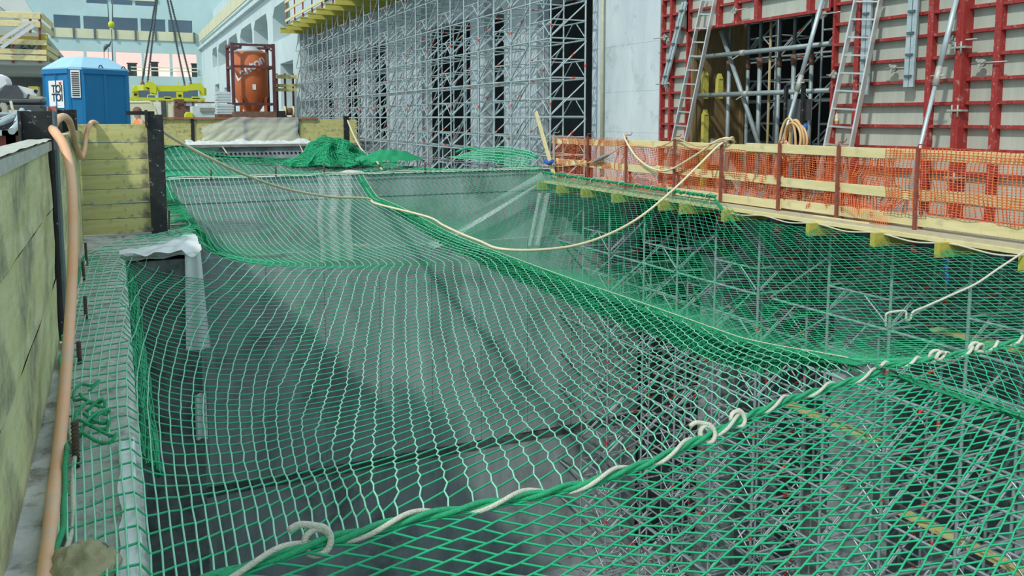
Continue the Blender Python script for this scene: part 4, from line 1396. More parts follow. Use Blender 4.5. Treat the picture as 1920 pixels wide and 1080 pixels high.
for k, (px, y0, y1, lab) in enumerate(((1321, 262, 215, 'lower left'), (1321, 185, 142, 'upper left'), (1348, 185, 148, 'upper right'))):
    p, q = RX(px, y0, 12.25), RX(px, y1, 12.25)
    if k == 0:
        p.z = -.12
    q.y = p.y
    mb = MB().bar(p, (p.x, p.y, q.z), .14, .10)
    mb.prism([(p.x - .05, p.y - .07, q.z), (p.x - .05, p.y + .07, q.z), (p.x - .05, p.y, q.z + .12)], (.1, 0, 0))
    single('timber_post', mb, M_beam, '%s of the yellow timbers on the brown side of the opening' % lab, 'timber', 'yellow timbers in the opening')
mb = MB(); c = RX(1364, 262, 12.5)
mb.grid(lambda u, v: (c.x - .15 + .3 * v + .06 * nz(u * 6, v * 6), c.y + .9 - 1.5 * u, -.1 + (1.55 - 1.0 * u) * math.sin(PI * min(1, .18 + .82 * v)) * math.sin(PI * min(1, u * .9 + .1)) ** .5 + .10 * nz(u * 7, v * 5, 2)), 24, 18)
single('tarpaulin', mb, M_tarp, 'grey tarpaulin heaped at the left foot of the dark opening', 'tarpaulin')
c = RX(1499, 202, 11.6)
t = empty('equipment_box', 'black equipment box in an upright black frame behind the coiled hose', 'box', (c.x, c.y, 0))
part('case', MB().box((c.x - .12, c.y - .20, c.z - .24), (c.x + .1, c.y + .20, c.z + .16)), M_grey, t)
for s in (-1, 1):
    part('frame_post', MB().box((c.x - .16, c.y + s * .22 - .03, 0), (c.x - .10, c.y + s * .22 + .03, c.z + .42)), M_blk, t)
part('cap', MB().lathe((c.x - .13, c.y - .30, c.z - .42), [(.035, 0), (.045, .04), (.04, .1), (.02, .13)], 10), M_strap, t, 'blue cap')
part('valve', MB().lathe((c.x - .13, c.y - .30, c.z - .72), [(.03, 0), (.085, .05), (.09, .13), (.05, .2), (.03, .3)], 12), mat('reddish_valve', (.20, .07, .06), .6), t, 'reddish valve')
# coiled hose on the fence hook
c = RX(1481, 262, 10.45)
mb = MB()
pts = []
for q in range(150):
    w = q / 150 * 2 * PI * 5 + 1.2
    k = q / 150
    pts.append((c.x + .10 * math.sin(k * 9) + .05, c.y + (.20 + .05 * math.sin(k * 17)) * math.cos(w) + .04 * math.sin(k * 11), c.z - .02 + (.34 + .045 * math.sin(k * 13)) * math.sin(w)))
mb.tube(smooth(pts, 2), .021, 8)
o = single('coiled_hose', mb, M_coil, 'tan hose coiled in large upright loops behind the fence top', 'hose')
c2 = RX(1471, 274, 10.3)
mb = MB(); mb.tube(smooth([(c2.x + .03 * math.sin(q), c2.y + .13 * math.cos(q * .5), c2.z - .03 + .12 * math.sin(q * .5)) for q in range(40)], 2), .021, 8)
single('coiled_hose', mb, M_hose, 'small orange hose loop lying in front of the big coil', 'hose')
c = RX(1568, 240, FX - .07)
z0 = max(z for z in RZS if z < c.z + .1) + .05
t = empty('drink_bottle', 'small clear bottle with yellow label on a red formwork rail behind the right ladder', 'bottle', (c.x, c.y, z0))
part('body', MB().lathe((c.x, c.y, z0), [(.030, 0), (.034, .01), (.034, .12), (.03, .15), (.013, .19), (.012, .21)], 14), mat('clear_bottle', (.75, .8, .8), .1, alpha=.6), t)
part('label', MB().lathe((c.x, c.y, z0 + .03), [(.0348, 0), (.0348, .06)], 14), mat('yellow_label', (.7, .6, .1), .6), t, 'yellow label')
part('cap', MB().lathe((c.x, c.y, z0 + .205), [(.016, 0), (.016, .025)], 10), M_mark, t, 'red cap')

# ================================================================== blue toilet cabin
def frame_obj(o, parent, origin, xa, ya, za):
    """place a child by its own axes (world), parent being unrotated"""
    o.parent = parent
    M = Matrix((xa, ya, za)).transposed().to_4x4()
    M.translation = Vector(origin) - world_loc(parent)
    o.matrix_local = M


def lettering(body, size, parent, origin, xa, ya, za, m, name='lettering', bold=0.0, spacing=1.0):
    cu = bpy.data.curves.new(name, 'FONT'); cu.body = body; cu.size = size; cu.extrude = .003; cu.offset = bold
    cu.align_x = 'CENTER'; cu.space_character = spacing
    tmp = bpy.data.objects.new(name, cu); COL.objects.link(tmp)
    me = bpy.data.meshes.new_from_object(tmp.evaluated_get(bpy.context.evaluated_depsgraph_get()))
    COL.objects.unlink(tmp); bpy.data.objects.remove(tmp)
    me.materials.clear(); me.materials.append(m)
    o = bpy.data.objects.new(name, me); COL.objects.link(o)
    frame_obj(o, parent, origin, xa, ya, za)
    return o


B = Vector((-.52, 14.3, 0)); U = Vector((.82, .572, 0)).normalized(); V = Vector((-.572, .82, 0)).normalized()
A = B + V * .9; C_ = B + U * 1.0; D_ = A + U * 1.0
ctr = (A + C_) / 2
tb = empty('toilet_cabin', 'blue portable toilet cabin with a pale roof behind the yellow boarding', 'toilet', ctr)
ch_ = .12
foot = [B + U * ch_, C_ - U * ch_, C_ + V * ch_, D_ - V * ch_, D_ - U * ch_, A + U * ch_, A - V * ch_, B + V * ch_]
mb = MB(); mb.prism(foot, (0, 0, 2.28))
for (p, q) in ((foot[7], foot[6]), (foot[0], foot[1])):
    for f in (.02, .5, .98):
        c = p.lerp(q, f); mb.bar((c.x, c.y, .05), (c.x, c.y, 2.27), .04, .04)
    mb.bar((p.x, p.y, 2.26), (q.x, q.y, 2.26), .06, .07)
part('body', mb, M_blue, tb)
mb = MB()
top = [(ctr + (p - ctr) * 1.02) for p in foot]; inn = [(ctr + (p - ctr) * .55) for p in foot]
b = len(mb.v)
mb.v += [(p.x, p.y, 2.28) for p in top] + [(p.x, p.y, 2.315) for p in top] + [(p.x, p.y, 2.49) for p in inn]
for k in range(8):
    n_ = (k + 1) % 8
    mb.quad_face([b + k, b + n_, b + 8 + n_, b + 8 + k]); mb.quad_face([b + 8 + k, b + 8 + n_, b + 16 + n_, b + 16 + k])
mb.quad_face([b + 16 + k for k in range(8)])
part('roof', mb, M_roof, tb)
for f in (.42, .93):
    c = foot[0].lerp(foot[1], f)
    part('lifting_eye', MB().tube([(c.x + .035 * math.cos(w) * U.x, c.y + .035 * math.cos(w) * U.y, 2.30 + .06 * math.sin(w)) for w in [PI * q / 8 for q in range(9)]], .008, 6), M_ink, tb)
# vent at the front corner
nrm = -(U + V).normalized(); tan = (U - V).normalized()
c = (foot[0] + foot[7]) / 2 + nrm * .012
mb = MB()
def vbox(c, hw, z0, z1, d, mb, mi=0):
    p = [c - tan * hw, c + tan * hw, c + tan * hw + nrm * d, c - tan * hw + nrm * d]
    mb.prism([(q.x, q.y, z0) for q in p], (0, 0, z1 - z0), mi)
vbox(c, .065, 1.86, 2.27, .012, mb)
for k in range(12):
    vbox(c + nrm * .012, .05, 1.885 + k * .031, 1.900 + k * .031, .006, mb, 1)
part('vent_grille', mb, [M_white, M_ink], tb, 'white slotted vent')
# sign on the left face
ni = -U; xa = -V
sc = foot[7].lerp(foot[6], .50) + ni * .006
zc = 1.91
mb = MB(); hw = .185
p = [sc - V * hw, sc + V * hw, sc + V * hw + ni * .008, sc - V * hw + ni * .008]
mb.prism([(q.x, q.y, zc - .20) for q in p], (0, 0, .41))
sg = part('sign', mb, M_white, tb, 'white sign reading TOI TOI')
up = Vector((0, 0, 1))
o1 = lettering('TOI', .165, sg, sc + ni * .010 + Vector((0, 0, zc + .03)) + xa * .03, xa, up, ni, M_ink, bold=.003)
o2 = lettering('TOI', .165, sg, sc + ni * .010 + Vector((0, 0, zc - .10)) + xa * .03, xa, up, ni, M_ink, bold=.003)
hc = sc + ni * .010 + Vector((0, 0, zc + .165)) + xa * .115
hp_ = [(0, -.03), (.03, 0), (.028, .018), (.014, .024), (0, .014), (-.014, .024), (-.028, .018), (-.03, 0)]
mb = MB(); mb.prism([hc + xa * a + up * bb for a, bb in hp_], ni * .003)
part('heart', mb, M_heart, sg, 'small red heart')
lettering('. . . . . . . . . .', .03, sg, sc + ni * .010 + Vector((0, 0, zc - .165)) + xa * .02, xa, up, ni, mat('grey_ink', (.3, .3, .3)), name='small_print')

# ================================================================== stored things on the far left
t = empty('skip', 'dark red steel skip full of tubes behind the near boards', 'skip', (-1.5, 8.6, 0))
mb = MB()
mb.box((-2.6, 7.5, 0), (-.70, 7.56, 1.43)); mb.box((-2.6, 9.6, 0), (-.70, 9.66, 1.43)); mb.box((-2.6, 7.5, 0), (-2.54, 9.66, 1.43)); mb.box((-.76, 7.5, 0), (-.70, 9.66, 1.43)); mb.box((-2.6, 7.5, 0), (-.7, 9.66, .9))
part('shell', mb, M_skip, t)
part('rim', MB().box((-2.64, 7.46, 1.42), (-.66, 7.58, 1.46)).box((-.78, 7.46, 1.42), (-.66, 9.7, 1.46)), M_galv, t)
tubes = (((22, 246), (55, 212), 7.3, 7.9, .026, 'thick tube sticking out over the skip rim'), ((-8, 234), (20, 223), 7.6, 7.8, .022, 'tube lying at the left end of the heap'), ((0, 226), (44, 209), 7.9, 8.2, .020, 'tube lying lengthwise under the thick one'), ((30, 231), (41, 206), 7.8, 8.3, .02, 'short upright tube in the middle of the heap'), ((-6, 215), (30, 216), 8.2, 8.5, .02, 'tube hidden furthest back in the heap'), ((20, 222), (36, 212), 8.0, 8.2, .018, 'thin tube in the middle of the heap'))
for (a, b, ya, yb, r, lab) in tubes:
    single('scaffold_tube', MB().tube([RY(*a, ya), RY(*b, yb)], r, 10), M_galv, 'galvanised ' + lab + ', far left', 'tube', 'tubes in the skip')
mb = MB(); mb.prism([RY(x, y, 8.4) for x, y in ((0, 222), (16, 222), (12, 200), (8, 193), (2, 192), (-2, 197), (4, 205))], (0, .12, 0))
single('clamp_lever', mb, mat('cream_casting', (.40, .40, .31), .7), 'cream curved clamp lever on top of the tube heap', 'clamp')
mb = MB(); mb.prism([RY(x, y, 8.6) for x, y in ((14, 206), (30, 206), (34, 216), (16, 221))], (0, .2, 0)); mb.bar(RY(24, 208, 8.5), RY(20, 189, 8.5), .02, .02)
single('clamp', mb, M_cream, 'cream clamp head with a short dark handle on the tube heap', 'clamp')
c = RY(58, 212, 8.9)
mb = MB(); mb.prism([(c.x + .13 * math.cos(w), c.y, c.z - .05 + .12 * math.sin(w)) for w in [PI * q / 14 for q in range(15)]], (0, .03, 0))
single('cutting_disc', mb, M_grey, 'half round dark disc guard standing behind the tube heap', 'disc')
mb = MB(); a, b = RY(66, 227, 7.9), RY(92, 213, 7.9); mb.box((a.x, 7.85, a.z - .06), (b.x, 8.3, b.z))
single('steel_box', mb, M_skip, 'small dark red steel box end beside the black post', 'box')
mb = MB()
a, b = RY(88, 213, 9.8), RY(105, 199, 9.8)
mb.box((a.x, 9.8, 0), (a.x + .012, 10.0, b.z)); mb.box((b.x - .012, 9.8, 0), (b.x, 10.0, b.z)); mb.box((a.x, 9.92, 0), (b.x, 10.0, b.z))
single('steel_channel', mb, mat('worn_red', (.36, .10, .07), .7, second=(.5, .3, .26), scale=14), 'worn red steel channel standing upright in front of the toilet cabin', 'steel profile')
for k, (ya, yb, m, lab) in enumerate(((184, 194, M_grey, 'upper'), (195, 209, M_grey, 'lower'))):
    mb = MB(); a, b = RY(-40, yb, 10.2), RY(84, ya, 10.2); mb.box((a.x, 10.2, a.z), (b.x - .03, 10.9, b.z - .008))
    o = single('plastic_beam', mb, m, '%s long dark grey beam lying behind the tube heap' % lab, 'beam', 'dark grey beams on the left'); bevel(o, .015)
mb = MB(); mb.prism([RY(x, y, 10.3) for x, y in ((-2, 184), (43, 184), (43, 175), (32, 160), (9, 160), (-2, 175))], (0, .05, 0)); 
t = single('machine_hood', mb, M_grey, 'dark grey eight-sided machine hood with a white body, far left', 'machine')
mb = MB(); mb.prism([RY(x, y, 10.35) for x, y in ((33, 160), (43, 175), (43, 184), (49, 184), (52, 176), (68, 180), (70, 171), (66, 169), (50, 164))], (0, .3, 0)); part('body', mb, M_white, t, 'white body')
mb = MB().tube([RY(67, 171, 10.28), RY(67, 171, 10.6)], .02, 10); part('nozzle', mb, M_ink, t, 'black nozzle')
mb = MB(); mb.prism([RY(x, y, 10.7) for x, y in ((-20, 178), (0, 170), (17, 159), (13, 147), (8, 141), (0, 138), (-20, 140))], (0, .4, 0))
bevel(single('machine_cover', mb, M_white, 'white curved machine cover at the left edge', 'machine'), .02)
mb = MB(); a, b = RY(54, 184, 11.2), RY(71, 162, 11.2); mb.box((a.x, 11.2, a.z), (b.x, 11.5, b.z)); single('timber_block', mb, M_beam, 'yellow timber block behind the white machine body', 'timber')
mb = MB(); a, b = RY(49, 185, 11.0), RY(84, 181, 11.0); mb.box((a.x, 10.95, a.z), (b.x - .02, 11.6, b.z)); single('board', mb, M_sawn, 'flat pale board on the dark grey beams beside the toilet cabin', 'board')
mb = MB(); a = RY(20, 209, 10.2); mb.box((a.x - 1.8, 10.0, 0), (a.x + .4, 11.6, a.z - .005)); single('crate_base', mb, M_blk, 'black crate carrying the dark grey beams', 'crate')

# ================================================================== far boarding across the second pit
GB = 'yellow boarding panels on the far bank'
xs_ = [RY(x, 240, 40).x for x in (286, 361, 460, 558, 649, 668)]
for k in range(4):
    t = empty('timber_hoarding', '%s yellow boarding panel on the far bank, counted from the left' % ORD[k], 'boarding', ((xs_[k] + xs_[k + 1]) / 2, 40, .39), GB)
    for q in range(3):
        part('plank', MB().box((xs_[k] + .06, 40 + .004 * q, .40 + q * .375), (xs_[k + 1] - .06, 40.06, .77 + q * .375)), M_yel, t)
    part('post', MB().box((xs_[k] - .07, 39.95, .39), (xs_[k] + .07, 40.1, 1.6)), M_blk, t, 'black post')
mb = MB(); mb.box((xs_[4] - .12, 39.9, .38), (xs_[4] + .12, 40.1, 1.66)); single('shoring_post', mb, M_blk, 'black post at the right end of the far boarding', 'post')
mb = MB(); mb.box((xs_[4] + .14, 39.9, .38), (xs_[5], 42, 1.5)); single('boarding_return', mb, M_yel, 'short yellow return of the far boarding at its right end', 'boarding')
mb = MB(); mb.box((xs_[0], 39.9, 1.53), (xs_[3] + .9, 40.15, 1.60)); single('top_rail', mb, M_rusttop, 'long rusty rail along the top of the far boarding', 'rail')
def drape(u, v):
    x = RY(378 + 182 * u, 240, 39.8).x
    top = 1.60 - .45 * max(0, 1 - u * 3.2) + .05 * nz(u * 6, 1)
    z = top * (1 - v) + .40 * v
    return (x + .15 * nz(u * 5, v * 3) * v, 39.86 - .16 * v * v - .10 * abs(nz(u * 7 + v * 3, v * 1.5, 2)) - .03 * math.sin(u * 30 + v * 9) * v, z + .02 * nz(u * 9, v * 7))
sheet('plastic_sheet', drape, 70, 24, 'large crumpled plastic sheet draped over the far boarding', M_film)
sheet('plastic_sheet', lambda u, v: (RY(348 + 235 * u, 270, 39.4).x, 39.75 - .35 * v, .40 + .22 * math.sin(PI * v) * (.4 + abs(nz(u * 12, v * 3))) + .06 * nz(u * 30, v * 6) * math.sin(PI * v)), 90, 14, 'milky plastic sheet bunched along the foot of the far boarding')
for k, (a, b) in enumerate((((417, 275), (426, 288)), ((562, 272), (574, 297)))):
    single('tie_rope', MB().tube([RY(*a, 39.3), RY(*b, 36.5)], .025, 6), M_wrope, '%s pale rope tying the second net to the far bank' % ('left', 'right')[k], 'rope', 'ropes to the far bank')
for k, (px, y0, y1, Y, lab) in enumerate(((396, 335, 322, 19.6, 'left of the long hose on the far wall top'), (517, 325, 316, 19.6, 'beside the pale heap on the far wall top'), (608, 322, 310, 19.6, 'right of the pale heap on the far wall top'), (797, 316, 308, 19.6, 'on the middle of the far wall top'))):
    b = RY(px, y0, Y); t_ = RY(px, y1 - 4, Y)
    single('starter_bar', MB().tube([(b.x, b.y, .20), (b.x, b.y, t_.z)], .022, 6), M_rebar, 'short rusty bar ' + lab, 'rebar', 'rusty bars on the far wall')

# ================================================================== things beyond the far boarding
GZ = .38
# silo
SYY = 52.0
k_ = SYY * .00063
def sp(px, py, Y=SYY):
    return RY(px, py, Y)
sl = sp(437, 150).x; sr = sp(514, 150).x; sw = sr - sl; ztop = sp(475, 81).z
t = empty('silo', 'orange silo in a maroon steel frame with white lettering', 'silo', ((sl + sr) / 2, SYY + sw / 2, GZ))
cx_, cy_ = (sl + sr) / 2 + .02, SYY + sw / 2
for (x, y) in ((sl, SYY), (sr, SYY), (sl, SYY + sw), (sr, SYY + sw)):
    part('frame_post', MB().box((x - .09, y - .09, GZ), (x + .09, y + .09, ztop)), M_silof, t)
for z in (ztop - .1, sp(475, 125).z, sp(475, 195).z, GZ + .15):
    mb = MB()
    for (p, q) in (((sl, SYY), (sr, SYY)), ((sl, SYY + sw), (sr, SYY + sw)), ((sl, SYY), (sl, SYY + sw)), ((sr, SYY), (sr, SYY + sw))):
        mb.bar((*p, z), (*q, z), .14, .14)
    part('frame_ring', mb, M_silof, t)
zb_ = sp(475, 96).z
for (p, q) in (((sl, SYY), (sl + .6, SYY)), ((sr, SYY), (sr - .6, SYY)), ((sl, SYY + sw), (sl + .6, SYY + sw)), ((sr, SYY + sw), (sr - .6, SYY + sw))):
    part('frame_brace', MB().bar((p[0], p[1], zb_), (q[0], q[1], ztop - .12), .08, .08), M_silof, t)
R_ = sw * .42
z1 = sp(475, 180).z; z2 = sp(475, 209).z; z3 = sp(475, 98).z
body = part('hopper', MB().lathe((cx_, cy_, 0), [(.12, GZ + .35), (.16, GZ + .5), (.28, z2 - .25), (R_, z1), (R_, z3), (R_ * .96, z3 + .06)], 36), M_silo, t)
part('hatch', MB().lathe((cx_ - .05, cy_, z3 + .06), [(R_ * .8, 0), (R_ * .78, .12), (.45, .22), (.42, .5), (.2, .55)], 24), mat('silo_lid', (.42, .5, .52), .6), t, 'pale domed lid')
for s in (-1, 1):
    part('leg', MB().bar((cx_ + s * R_ * .72, cy_ - R_ * .6, GZ), (cx_ + s * R_ * .72, cy_ - R_ * .6, z1), .16, .16), M_silo, t)
part('data_plate', MB().box((cx_ - .08, cy_ - R_ - .03, sp(475, 168).z), (cx_ + .12, cy_ - R_ - .005, sp(475, 158).z)), M_white, t, 'small white plate')
cu = bpy.data.curves.new('lettering', 'FONT'); cu.body = 'Lenton'; cu.size = .78; cu.extrude = .0; cu.offset = .022; cu.align_x = 'CENTER'
tmp = bpy.data.objects.new('lettering', cu); COL.objects.link(tmp)
dg = bpy.context.evaluated_depsgraph_get()
me = bpy.data.meshes.new_from_object(tmp.evaluated_get(dg)); COL.objects.unlink(tmp); bpy.data.objects.remove(tmp)
ang0 = math.radians(33)
# finer triangles so that the letters follow the round wall
import bmesh
bmm = bmesh.new(); bmm.from_mesh(me)
bmesh.ops.triangulate(bmm, faces=bmm.faces[:])
bmesh.ops.subdivide_edges(bmm, edges=[e for e in bmm.edges if e.calc_length() > .15], cuts=3, use_grid_fill=False)
base = world_loc(body); zc_ = sp(475, 133).z
for v in bmm.verts:
    x, y = v.co.x, v.co.y
    xr = x * math.cos(ang0) - y * math.sin(ang0); yr = x * math.sin(ang0) + y * math.cos(ang0)
    w = -PI / 2 + (xr + .02) / R_ * .97 - .12
    v.co = Vector((cx_ + (R_ + .02) * math.cos(w), cy_ + (R_ + .02) * math.sin(w), zc_ + yr)) - base
bmm.to_mesh(me); bmm.free()
me.materials.clear(); me.materials.append(M_white)
lo = bpy.data.objects.new('lettering', me); COL.objects.link(lo); lo.parent = body; lo['label'] = 'white slanted lettering Lenton'
# planks and reel in front of the silo
for k, (xa, xb, ya, yb, Y, m, nm, lab, cat) in enumerate(((441, 520, 209, 218, 47, M_brown, 'plank_stack', 'flat stack of brown planks in front of the silo', 'planks'), (519, 535, 208, 216, 47, M_ink, 'bin', 'low black bin right of the brown planks', 'bin'))):
    a, b = RY(xa, yb, Y), RY(xb, ya, Y); single(nm, MB().box((a.x, Y, GZ), (b.x, Y + 1.2, b.z)), m, lab, cat)
c = RY(543, 209, 47.0)
t = empty('cable_reel', 'wooden cable reel standing right of the silo', 'reel', (c.x, 47, GZ))
for s in (0, 1):
    part('flange', MB().tube([(c.x - .25 + s * .45, 47.3, c.z), (c.x - .17 + s * .45, 47.3, c.z)], .30, 18), M_pine, t)
part('drum', MB().tube([(c.x - .2, 47.3, c.z), (c.x + .2, 47.3, c.z)], .2, 14), M_brown, t)
part('cradle', MB().box((c.x - .3, 47.1, GZ), (c.x + .3, 47.5, c.z - .29)), M_brown, t)
# guard rail by the side hall
for k, (ya, yb) in enumerate(((141, 147), (158, 163), (166, 171))):
    a, b = RY(514, yb, 55), RY(570, ya, 55); bevel(single('guard_board', MB().box((a.x, 55, a.z), (b.x - .2, 55.06, b.z)), M_yel, '%s pale board of the low guard rail right of the silo' % ('topmost', 'middle', 'lowest')[k], 'board', 'guard rail right of the silo'), .01)
for k, px in enumerate((521, 536, 551)):
    a, b = RY(px, 212, 55.1), RY(px, 138, 55.1); single('guardrail_post', MB().box((a.x - .06, 55.07, GZ), (a.x + .06, 55.17, b.z)), M_silof, '%s dark post of the guard rail right of the silo' % ('left', 'middle', 'right')[k], 'post', 'guard rail posts right of the silo')
# stacks of pale slabs
k0 = 0
for (xa, xb, ys2, nm) in ((406, 434, (172, 177, 182, 187, 192), 'upper white stack left of the silo'), (408, 439, (195, 200, 205, 210, 215), 'lower white stack left of the silo')):
    for k in range(4 if nm[0] == 'u' else 4):
        a, b = RY(xa + (k % 2), ys2[k + 1], 49), RY(xb, ys2[k], 49)
        single('formwork_slab', MB().box((a.x, 49, a.z), (b.x, 50.5, b.z - .04)).box((a.x + .1, 49.02, b.z - .05), (b.x - .1, 50.4, b.z - .005), 0), M_block, '%s slab of the %s' % (('top', 'second', 'third', 'bottom')[k], nm), 'slab', 'slabs in the white stacks')
a, b = RY(408, 216, 49), RY(439, 214.5, 49); single('pallet', MB().box((a.x, 48.9, GZ), (b.x, 50.5, a.z + .06)), M_brown, 'dark pallet under the white stack left of the silo', 'pallet')
a, b = RY(361, 217, 47), RY(402, 199, 47); t = single('block_pile', MB().box((a.x, 47, GZ), (b.x, 48.4, b.z)), M_block, 'pale grey pile of blocks between the lime pump and the white stack', 'blocks')
a, b = RY(370, 199, 47), RY(397, 194, 47); part('top_layer', MB().box((a.x, 47.1, a.z), (b.x, 48.2, b.z)), M_block, t)
a, b = RY(375, 209, 46.9), RY(403, 202, 46.9); part('gravel_bag', MB().box((a.x, 46.9, a.z), (b.x, 47.0, b.z)), M_tarp, t)
# brown machine, lime pump
a, b = RY(328, 219, 50), RY(366, 198, 50)
t = empty('machine', 'dark brown machine frame behind the lime pump', 'machine', ((a.x + b.x) / 2, 50.5, GZ))
part('housing', MB().box((a.x, 50, GZ), (b.x, 51.2, b.z)), M_brown, t)
a2, b2 = RY(328, 193, 50), RY(402, 191, 50); part('rail', MB().box((a2.x, 49.9, a2.z), (b2.x, 50.1, b2.z)), M_brown, t)
a3, b3 = RY(328, 198, 50), RY(346, 186, 50); part('hopper', MB().box((a3.x, 50.2, a3.z), (b3.x, 51, b3.z)), M_brown, t)
for px in (331, 347, 362):
    p = RY(px, 198, 49.95); part('upright', MB().box((p.x - .05, 49.9, p.z - .05), (p.x + .05, 50.05, a2.z + .05)), M_brown, t)
a, b = RY(347, 219, 46.5), RY(362, 210, 46.5)
mb = MB(); mb.prism([(a.x, 46.5, GZ), (b.x, 46.5, GZ), (b.x, 46.5, b.z - .05), (b.x - .12, 46.5, b.z), (a.x + .1, 46.5, b.z), (a.x, 46.5, b.z - .12)], (0, .6, 0))
bevel(single('pump', mb, M_lime, 'small lime yellow pump in front of the brown machine', 'pump'), .03)
# cream container and lower gantry
a, b = RY(236, 219, 58), RY(327, 191, 58)
t = empty('site_container', 'cream site container under the lime yellow gantry', 'container', ((a.x + b.x) / 2, 59, GZ))
part('body', MB().box((a.x, 58, GZ), (b.x, 60.4, b.z)), M_cream, t)
a2, b2 = RY(303, 219, 57.9), RY(311, 187, 57.9); part('door', MB().box((a2.x, 57.9, GZ), (b2.x, 58, b2.z)), M_grey, t, 'dark door leaf')
a3, b3 = RY(290, 216, 57.9), RY(302, 195, 57.9); part('panel', MB().box((a3.x, 57.93, a3.z), (b3.x, 58, b3.z)), M_white, t, 'white panel')
a, b = RY(236, 188, 57), RY(384, 184, 57)
t = empty('gantry', 'lower yellow gantry beam standing over the cream container', 'gantry', ((a.x + b.x) / 2, 57, GZ))
part('beam', MB().box((a.x, 56.8, a.z), (b.x, 57.2, b.z)), M_lime, t)
for px in (250, 318, 380):
    p = RY(px, 188, 57); part('leg', MB().box((p.x - .1, 56.9, GZ), (p.x + .1, 57.1, p.z)), M_cream, t)
for (xa, xb) in ((308, 320), (360, 374)):
    p, q = RY(xa, 184, 57), RY(xb, 181, 57); part('bracket', MB().box((p.x, 56.8, p.z - .05), (q.x, 57.2, q.z)), M_lime, t)
p, q = RY(277, 184, 56.9), RY(292, 178, 56.9)
part('guard_frame', MB().bar((p.x, 56.9, p.z), (p.x, 56.9, q.z), .05, .05).bar((q.x, 56.9, p.z), (q.x, 56.9, q.z), .05, .05).bar((p.x, 56.9, q.z), (q.x, 56.9, q.z), .05, .05), M_cream, t)
mb = MB(); mb.tube(smooth([RY(236, 192, 55), RY(262, 192, 55), RY(281, 192, 55), RY(286, 199, 55), RY(293, 212, 55), (RY(295, 220, 55).x, 55, GZ)], 5), .09, 8)
single('pump_pipe', mb, mat('pale_pipe', (.62, .62, .42), .6), 'bent pale yellow pipe in front of the cream container', 'pipe')
# lifting frame on chains
LYY = 66.0
def lp(px, py, Y=LYY):
    return RY(px, py, Y)
t = empty('lifting_frame', 'lime yellow lifting frame hanging on four chains', 'lifting frame', lp(315, 180))
part('main_beam', MB().box((lp(290, 172).x, LYY - .2, lp(290, 171).z), (lp(354, 160).x, LYY + .2, lp(290, 160).z)), M_lime, t)
def poly(pts, d, y=LYY):
    mb = MB(); mb.prism([Vector((lp(px, py).x, y - d / 2, lp(px, py).z)) for px, py in pts], (0, d, 0)); return mb
part('end_head', poly(((350, 170), (374, 169), (380, 179), (383, 177), (382, 164), (376, 156), (362, 156), (350, 161)), .7), M_lime, t)
part('end_head', poly(((281, 173), (292, 176), (293, 163), (288, 155), (278, 153), (272, 157), (273, 163), (280, 165)), .7), M_lime, t)
part('cross_arm', MB().bar(lp(276, 164), lp(256, 165, LYY + 5), .5, .40), M_lime, t)
part('end_head', poly(((250, 170), (262, 169), (268, 161), (264, 157), (254, 158), (250, 166)), .7, LYY + 3), M_lime, t)
for (px, y0, y1, Y) in ((254, 182, 166, LYY + 3), (288, 178, 166, LYY - .1), (337, 184, 171, LYY), (381, 179, 165, LYY)):
    p, q = lp(px, y0, Y), lp(px, y1, Y)
    mb = MB().box((p.x - .22, Y - .2, p.z), (p.x + .22, Y + .2, q.z)); mb.box((p.x - .10, Y - .23, p.z + .1), (p.x + .10, Y - .19, p.z + .25), 1)
    part('leg', mb, [M_lime, M_ink], t)
for (px, y0, y1) in ((287, 158, 146), (335, 160, 153), (375, 157, 147)):
    part('pin', MB().bar(lp(px, y0), lp(px, y1), .06, .06), M_lime, t)
for (x0, y0, x1, y1, Y) in ((295, -20, 267, 150, LYY + 2), (297, -20, 277, 151, LYY), (308, -30, 346, 157, LYY), (312, -30, 358, 153, LYY + 1)):
    p, q = lp(x0, y0, LYY), lp(x1, y1, Y)
    mb = MB(); mb.tube([p, q], .045, 6)
    for s in range(60):
        c = p.lerp(q, s / 60); mb.tube([c, p.lerp(q, (s + .5) / 60)], .085, 5)
    part('chain', mb, M_chain, t, 'grey chain')
    part('shackle', MB().lathe(q - Vector((0, 0, .6)), [(.04, 0), (.14, .1), (.16, .3), (.08, .5), (.05, .6)], 10), M_brown, t, 'dark shackle')
t = empty('crane_hook', 'yellow crane hook block on thin ropes in front of the far hall', 'hook', RY(209, 50, 60))
part('block', MB().lathe(RY(209, 53, 60), [(.06, 0), (.16, .1), (.19, .22), (.19, .30), (.14, .40), (.06, .44)], 14), M_lime, t)
for (a, b) in (((201, -10), (204, 42)), ((211, -10), (211, 42)), ((209, 55), (212, 128))):
    part('rope', MB().tube([RY(*a, 60), RY(*b, 60)], .03, 6), M_chain, t, 'thin grey rope')
t = empty('hanging_tools', 'small dark bundle hanging from the crane hook', 'tools', RY(203, 85, 60.5))
part('bundle', MB().tube(smooth([RY(195, 96, 60.5), RY(199, 87, 60.5), (RY(205, 84, 60.5)), RY(208, 77, 60.5)], 4), .10, 6, rad=[.04, .06, .10, .12, .12, .12, .10, .10, .08, .06, .05, .04, .03]), M_chain, t)
for (a, b) in (((195, 96), (196, 130)), ((203, 90), (203, 130))):
    part('strand', MB().tube([RY(*a, 60.5), RY(*b, 60.5)], .02, 5), M_chain, t)

